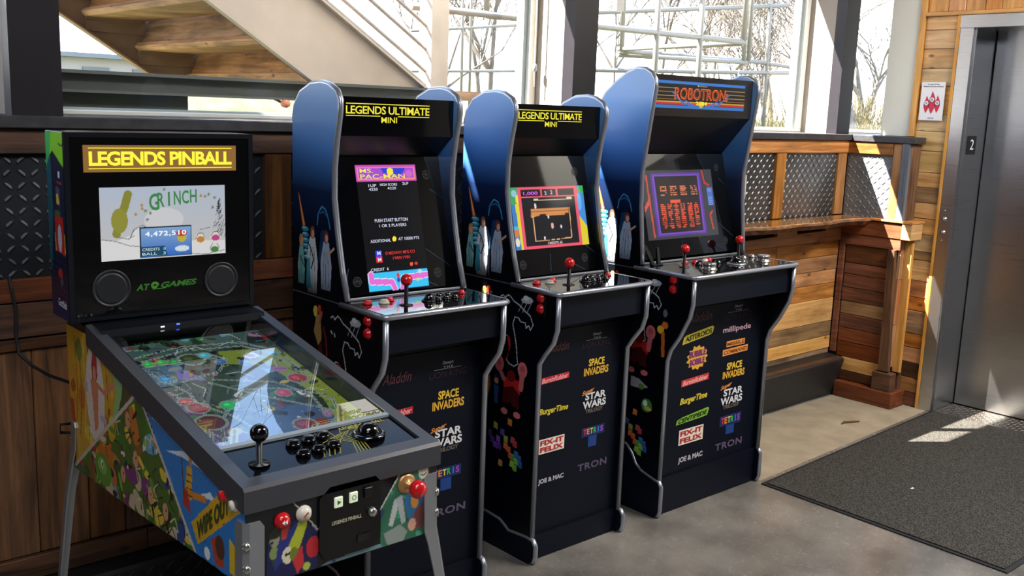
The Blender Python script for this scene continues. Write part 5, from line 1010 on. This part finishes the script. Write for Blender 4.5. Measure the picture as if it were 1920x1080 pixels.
decal('nameplate', [rectp(.800, 1.3395, 1.184, 1.4035)], flat('#8a6230', .9), bg_, FB, .0006); 
text('nameplate_lettering', 'LEGENDS PINBALL', flat('#f0e640', 1.05), bg_, FB, .813, 1.3545, 1.172, 1.389, bold=.035, off=.0012, sp=.92); decal('nameplate_stripe', [rectp(.812, 1.3955, 1.172, 1.3975), rectp(.812, 1.3470, 1.172, 1.3490)], flat('#f0e640', 1.05), bg_, FB, .0012)
x0, x1, z0, z1 = .834, 1.152, 1.125, 1.303
c = Canvas(x0, z0, x1, z1, 190, 106, '#c9ced4'); W_, H_ = x1-x0, z1-z0
for k in range(106): c.c[k, :] = np.array(lin('#ccc9c4'))*(1-k/105)+np.array(lin('#b9c4d6'))*(k/105)
c.ell(.99, 1.22, .05, .03, '#d6d6da'); c.line([(.872, 1.19), (.880, 1.225), (.893, 1.255), (.902, 1.285)], .020, '#8d8c34'); c.ell(.880, 1.222, .020, .030, '#96943a'); c.poly([(.834, 1.178), (.87, 1.172), (.905, 1.185), (.928, 1.205), (.945, 1.205), (.965, 1.185), (1.0, 1.165), (1.152, 1.16), (1.152, 1.125), (.834, 1.125)], '#e4e4e4')
for q in ([(.836, 1.178), (.87, 1.172), (.90, 1.160), (.936, 1.155)], [(.905, 1.18), (.915, 1.20), (.935, 1.208), (.955, 1.198)], [(.93, 1.152), (1.0, 1.128)], [(1.06, 1.13), (1.10, 1.126), (1.149, 1.134)], [(.876, 1.182), (.90, 1.176), (.915, 1.184)], [(1.082, 1.19), (1.11, 1.195)]): c.line(q, .0016, '#6a6a70')
for k in range(60):
    a = RNG.uniform(0, 1); b_ = RNG.uniform(-1, 1)*(1-a)*.022; xx = 1.132+b_; zz = 1.155+a*.105; c.line([(xx, zz), (xx+.006, zz+.010)], .0012, '#3a3a3e')
for (a, b_) in ((.936, 1.25), (.944, 1.244), (.956, 1.238), (.992, 1.295), (1.087, 1.277), (1.098, 1.275), (1.108, 1.28), (1.124, 1.271), (1.118, 1.246), (.92, 1.236), (.948, 1.222), (.935, 1.258)): c.poly([(a+.0055*math.cos(1.57+j*math.pi/5)*(1 if j % 2 == 0 else .45), b_+.0055*math.sin(1.57+j*math.pi/5)*(1 if j % 2 == 0 else .45)) for j in range(10)], random.choice(['#b08a3c', '#6a8a5a', '#8a8a5a']))
for (a, b_, cc) in ((1.084, 1.168, '#c88a3c'), (1.125, 1.170, '#c04a8a'), (1.122, 1.140, '#4a8a4a')): c.ell(a, b_, .014, .013, '#e8e0d8'); c.ell(a, b_-.003, .011, .008, cc); c.line([(a-.013, b_), (a-.005, b_+.013), (a+.006, b_+.013), (a+.013, b_)], .0014, '#3a3030')
c.poly(rectp(.928, 1.127, 1.061, 1.203), '#16202c')
for k in range(106):
    zz = c.B[k, 0]
    if 1.129 < zz < 1.201: m_ = (c.A[k] > .930) & (c.A[k] < 1.059); c.c[k, m_] = np.array(lin('#2f6ec8'))*(1-(zz-1.129)/.072)+np.array(lin('#8ab0dc'))*((zz-1.129)/.072)
c.poly([(.930, 1.154), (.99, 1.154), (.997, 1.131), (.930, 1.131)], '#16506c'); c.ell(1.035, 1.172, .012, .010, '#c8b83a'); c.ell(1.034, 1.184, .014, .008, '#c8402c'); c.ell(1.035, 1.145, .018, .008, '#d8e0e8')
lcd = c.build('screen', attr_mat('lit_lcd', .1, emis=.72), bg_, FB, .0006)
gr = flat('#3f8a4c', .75); 
for i, ch in enumerate('GRINCH'): a = .953+.021*i+(.006 if ch == 'I' else 0); text('screen_lettering', ch, gr, lcd, FB, a, 1.250+.002*i-(.006 if i == 0 else 0), a+(.026 if i == 0 else .005 if ch == 'I' else .018), 1.286+.0015*i, bold=.02, off=.0012, tilt=.0)
text('screen_lettering', '4,472,510', flat('#e8f0f8', .9), lcd, FB, .941, 1.178, 1.046, 1.192, bold=.03, off=.0012, sp=1.15); text('screen_lettering', 'CREDITS   0', flat('#c8dce8', .8), lcd, FB, .933, 1.144, .992, 1.151, bold=.01, off=.0012); text('screen_lettering', 'BALL   3', flat('#c8dce8', .8), lcd, FB, .933, 1.133, .992, 1.140, bold=.01, off=.0012); text('screen_lettering', 'GRINCH', flat('#d8e8f0', .8), lcd, FB, 1.016, 1.141, 1.052, 1.150, bold=.03, off=.0014)
for cx, cz in ((.855, 1.058), (1.138, 1.056)):
    sp_ = obj('speaker', MB().lathe((cx, BY0-.004, cz), [(.047, 0), (.047, .003), (.042, .004), (.041, .002), (.037, .002), (.036, .0035), (.034, .0035), (.0001, .0028)], axis=(0, -1, 0), n=36), pm('speaker_ring', '#1b1c21', .45), bbx)
gA = flat('#3a7a2c', .5); text('badge_lettering', 'AT', gA, bg_, FB, .915, 1.046, .950, 1.062, bold=.04, shear=.25, off=.0008); decal('badge_swirl', strokep([(.962+.010*math.cos(k*.5)*(1-k*.028), 1.056+.009*math.sin(k*.5)*(1-k*.028)) for k in range(26)], .003)+strokep([(.955, 1.047), (.99, 1.0475)], .0015), flat('#4f9a30', .5), bg_, FB, .0008)
text('badge_lettering', 'GAMES', gA, bg_, FB, .978, 1.049, 1.072, 1.064, bold=.04, shear=.25, off=.0008, tilt=.002)
# backbox side print
c = Canvas(BY1-.002, BZ0+.002, BY0, BZ1-.002, 50, 150, '#0d1230'); FX = lambda a, b_, o: (BX0-o, a, b_)
for k in range(22): c.line([(2.54, 1.00+.016*k), (2.40, .99+.016*k)], .003, '#1c2a5c')
c.poly([(2.54, 1.44), (2.405, 1.44), (2.405, 1.35), (2.45, 1.365), (2.487, 1.388), (2.54, 1.34)], '#8ad81f'); c.poly([(2.54, 1.44), (2.49, 1.44), (2.51, 1.36), (2.54, 1.35)], '#2fc060'); c.poly([(2.487, 1.388), (2.41, 1.35), (2.41, 1.31), (2.487, 1.335)], '#141838'); c.line([(2.44, 1.405), (2.42, 1.40), (2.405, 1.405)], .005, '#1c2414')
c.poly([(2.54, 1.34), (2.50, 1.38), (2.495, 1.25), (2.52, 1.1), (2.54, 1.1)], '#1c5a6a'); c.poly([(2.452, 1.34), (2.44, 1.34), (2.44, 1.325), (2.452, 1.325)], '#d8e0ec'); c.poly([(2.462, 1.318), (2.43, 1.314), (2.43, 1.309), (2.462, 1.312)], '#a02c4a'); c.poly([(2.472, 1.305), (2.443, 1.30), (2.443, 1.255), (2.472, 1.262)], '#5a4a70'); c.poly([(2.47, 1.285), (2.455, 1.285), (2.447, 1.26), (2.47, 1.262)], '#e0c83a')
c.poly([(2.488, 1.235), (2.43, 1.232), (2.418, 1.14), (2.482, 1.150)], '#c8241c'); c.ell(2.455, 1.18, .014, .034, '#c4ccd8'); c.line([(2.49, 1.19), (2.485, 1.15)], .006, '#e0b83a'); c.line([(2.422, 1.19), (2.42, 1.15)], .006, '#e0b83a'); c.ell(2.462, 1.095, .016, .012, '#c02c24'); c.ell(2.455, 1.075, .01, .012, '#4a5068'); c.ell(2.465, 1.24, .022, .008, '#4a6a3c')
c.poly([(2.54, .98), (2.41, .98), (2.41, 1.005), (2.54, 1.04)], '#141c50'); c.build('side_print', prn, bbx, FX, .0006); text('side_lettering', 'Gottlieb', flat('#d8dce8'), bbx, FX, 2.485, 1.012, 2.425, 1.032, bold=.02, shear=.2, off=.001, tilt=-.004)
# power cord
obj('power_cord', MB().tube([(.742, 2.846, 1.03), (.748, 2.845, .985), (.754, 2.843, .94), (.750, 2.84, .87), (.752, 2.83, .82), (.775, 2.80, .79), (.80, 2.74, .772), (.83, 2.66, .765), (.87, 2.60, .77), (.90, 2.553, .78)], .0045, 8), black_rub, pb_)
obj('power_lead', MB().tube([(.84, 2.70, .64), (.80, 2.66, .655), (.81, 2.70, .62), (.86, 2.64, .625), (.88, 2.552, .63)], .004, 6), black_rub, pb_)

# ================================================================= SMALL THINGS ON THE RIGHT
sh_ = MB(); n = 40; fr_pts = []; R = random.Random(9)
for i in range(n+1):
    u = i/n; xx = 3.35+u*1.70; yy = 2.695+.012*math.sin(u*9)+.010*math.sin(u*23+1)+R.uniform(-.004, .004); fr_pts.append((xx, yy))
top = [(x_, y_, 1.018) for x_, y_ in fr_pts]; mid = [(x_, y_-.012+R.uniform(-.004, .004), 1.004) for x_, y_ in fr_pts]; bot = [(x_+0, y_+.012+R.uniform(-.005, .005), .980) for x_, y_ in fr_pts]
bt_ = [(x_, 2.86, 1.018) for x_, y_ in fr_pts]; bb_ = [(x_, 2.86, .980) for x_, y_ in fr_pts]
rows_ = [bt_, top, mid, bot, bb_]; vs = [v for r_ in rows_ for v in r_]; k = n+1
fs = [(r_*k+i, r_*k+i+1, ((r_+1) % 5)*k+i+1, ((r_+1) % 5)*k+i) for r_ in range(5) for i in range(n)]+[tuple(r_*k for r_ in range(5)), tuple(r_*k+n for r_ in range(5))]
slabm = bpy.data.materials.new('varnished_slab'); slabm.use_nodes = True; nt = slabm.node_tree; b = nt.nodes['Principled BSDF']; t = nt.nodes.new('ShaderNodeTexCoord'); mp = nt.nodes.new('ShaderNodeMapping'); mp.inputs['Scale'].default_value = (1.2, 14, 14); n_ = nt.nodes.new('ShaderNodeTexNoise'); n_.inputs['Scale'].default_value = 2; n_.inputs['Detail'].default_value = 7; r = nt.nodes.new('ShaderNodeValToRGB')
r.color_ramp.elements[0].position = .3; r.color_ramp.elements[0].color = (*lin('#8a5220'), 1); r.color_ramp.elements[1].position = .7; r.color_ramp.elements[1].color = (*lin('#d79a52'), 1)
nt.links.new(t.outputs['Object'], mp.inputs[0]); nt.links.new(mp.outputs[0], n_.inputs['Vector']); nt.links.new(n_.outputs[0], r.inputs[0]); nt.links.new(r.outputs[0], b.inputs['Base Color']); b.inputs['Roughness'].default_value = .25; b.inputs['Coat Weight'].default_value = .8; b.inputs['Coat Roughness'].default_value = .04
shelf = thing('live_edge_shelf', 'varnished live edge timber bar shelf running along the back wall', 'shelf', (4.2, 2.86, .98)); mb = MB(); mb.add(vs, fs); obj('slab', mb, slabm, shelf)
be = MB(); e0 = [(x_, y_-.001, 1.0165) for x_, y_ in fr_pts]; e1 = [(x_, y_-.0135, 1.003) for x_, y_ in mid_] if False else [(v[0], v[1]-.0015, v[2]) for v in mid]; e2 = [(v[0], v[1]-.002, v[2]+.001) for v in bot]
be.add([*e0, *e1, *e2], [(r_*k+i, r_*k+i+1, (r_+1)*k+i+1, (r_+1)*k+i) for r_ in range(2) for i in range(n)])
bk = pm('bark_edge', '#6b4322', .6, noise=(22, .75)); obj('bark_edge', be, bk, shelf, fix=False)
ot = thing('wall_outlet', 'white double electrical outlet on the tread plate right of the widest cabinet', 'outlet', (4.085, 2.88, 1.13))
obj('cover', MB().box((4.052, 2.874, 1.128), (4.110, 2.884, 1.248), .002), pm('outlet_ivory', '#d8d4c8', .4), ot)
for zz in (1.165, 1.21): obj('socket', MB().box((4.070, 2.872, zz-.013), (4.094, 2.874, zz+.013), .001), pm('outlet_face', '#b8b4a8', .4), ot)
# paper notice
sg = thing('fire_notice', 'white paper elevator fire notice with red flames on the plank wall', 'sign', (5.15, 2.487, 1.55))
pp = obj('paper', MB().box((5.1505, 2.424, 1.548), (5.152, 2.551, 1.745)), pm('paper_white', '#e6e6ea', .6), sg); FE = lambda a, b_, o: (5.1505-o, a, b_)
def flame(cy, cz, s_, m, nm): 
    p = [(-.05, 1), (.16, .7), (.33, .4), (.42, .1), (.43, -.15), (.36, -.42), (.2, -.72), (0, -1), (-.2, -.72), (-.36, -.42), (-.43, -.15), (-.40, .1), (-.28, .38), (-.16, .62)]; return decal(nm, [[(cy-u*s_*.75, cz+v*s_) for u, v in p]], m, pp, FE, .0005)
rdm = flat('#c9304a')
flame(2.487, 1.640, .060, rdm, 'flame'); flame(2.516, 1.630, .046, rdm, 'flame'); flame(2.458, 1.632, .046, rdm, 'flame')
for (a, b_) in ((2.487, 1.655), (2.516, 1.636), (2.458, 1.638)):
    decal('pictogram', [ellp(a, b_, .0125)], flat('#e8e8ec'), pp, FE, .0010); decal('pictogram', strokep(ellp(a, b_, .0125, .0125, 18)+[(a+.0125, b_)], .0018)+strokep([(a+.008, b_+.006), (a-.008, b_-.006)], .0020)+strokep([(a-.002, b_+.006), (a+.002, b_-.003), (a+.006, b_-.006)], .0025), flat('#3a3450'), pp, FE, .0015)
for (s_, z_, a_, b_) in (('In Case Of Fire', 1.734, 2.518, 2.456), ('Elevators Are Out of Service', 1.7225, 2.540, 2.434), ('Use Exit', 1.560, 2.503, 2.470)): text('notice_lettering', s_, flat('#3a3450'), pp, FE, a_, z_-.003, b_, z_+.003, bold=.03, off=.0006)
# floor number plate on the jamb return
fn_ = thing('floor_number_plate', 'black plate with white number 2 on the elevator jamb', 'sign', (5.243, 2.297, 1.38))
pl_ = obj('plate', MB().box((5.190, 2.294, 1.380), (5.290, 2.297, 1.476)), pm('plate_black', '#15161a', .4), fn_)
text('number', '2', flat('#d8d8dc'), pl_, lambda a, b_, o: (a, 2.294-o, b_), 5.222, 1.405, 5.262, 1.458, bold=.0, off=.0008)
cp = thing('call_button_panel', 'elevator call panel with two round metal buttons on the steel jamb', 'panel', (5.14, 2.34, .93))
obj('plate', MB().box((5.138, 2.312, .40), (5.141, 2.372, 1.103), .001), ss, cp)
for zz in (1.041, .970): obj('button', MB().lathe((5.138, 2.346, zz), [(.015, 0), (.015, .003), (.011, .004), (.011, .007), (.0001, .008)], axis=(-1, 0, 0), n=22), silver, cp)
for zz in (1.086, .928): obj('screw', MB().lathe((5.138, 2.348, zz), [(.004, 0), (.004, .0015)], axis=(-1, 0, 0), n=10), silver, cp)
# mat
mt = thing('entrance_mat', 'large charcoal carpet mat with rubber border in front of the elevator', 'mat', (4.2, 1.7, 0))
mm = bpy.data.materials.new('charcoal_carpet'); mm.use_nodes = True; nt = mm.node_tree; b = nt.nodes['Principled BSDF']; b.inputs['Roughness'].default_value = .95; b.inputs['Specular IOR Level'].default_value = .2
t = nt.nodes.new('ShaderNodeTexCoord'); n_ = nt.nodes.new('ShaderNodeTexNoise'); n_.inputs['Scale'].default_value = 190; n_.inputs['Detail'].default_value = 3; r = nt.nodes.new('ShaderNodeValToRGB'); r.color_ramp.elements[0].position = .38; r.color_ramp.elements[0].color = (*lin('#1b1a18'), 1); r.color_ramp.elements[1].position = .66; r.color_ramp.elements[1].color = (*lin('#55524d'), 1)
bp = nt.nodes.new('ShaderNodeBump'); bp.inputs['Strength'].default_value = .8; bp.inputs['Distance'].default_value = .004; nt.links.new(t.outputs['Object'], n_.inputs['Vector']); nt.links.new(n_.outputs[0], r.inputs[0]); nt.links.new(r.outputs[0], b.inputs['Base Color']); nt.links.new(n_.outputs[0], bp.inputs['Height']); nt.links.new(bp.outputs[0], b.inputs['Normal'])
q0, q1, q2, q3 = (3.452, 1.215), (5.148, 1.19), (5.148, 2.305), (3.47, 2.235)
def quad_(nm, q, z0_, z1_, m, par): return obj(nm, MB().hexa([(a, b_, z0_) for a, b_ in q], [(a, b_, z1_) for a, b_ in q]), m, par)
quad_('rubber_border', [q0, q1, q2, q3], .0004, .005, black_rub, mt); ins = lambda q, d: [(q[0][0]+d, q[0][1]+d), (q[1][0], q[1][1]+d), (q[2][0], q[2][1]-d), (q[3][0]+d, q[3][1]-d)]
quad_('carpet', ins([q0, q1, q2, q3], .018), .005, .009, mm, mt)
obj('trim_12', MB().hexa([(3.50, 2.262, 0), (5.14, 2.33, 0), (5.14, 2.80, 0), (3.50, 2.80, 0)], [(3.50, 2.262, .0012), (5.14, 2.33, .0012), (5.14, 2.80, .0012), (3.50, 2.80, .0012)]), raw, kind='structure')
obj('twig', MB().tube([(4.52, 2.47, .006), (4.55, 2.475, .008), (4.60, 2.455, .006), (4.64, 2.44, .005)], [.003, .006, .006, .003], 6), wd_dark, label='small dark twig lying on the bare concrete by the mat', cat='twig')
obj('paper_scrap', MB().box((3.93, 1.80, .009), (3.95, 1.808, .0105)), pm('paper_white', '#e6e6ea', .6), label='tiny white scrap lying in the middle of the dark mat', cat='scrap')
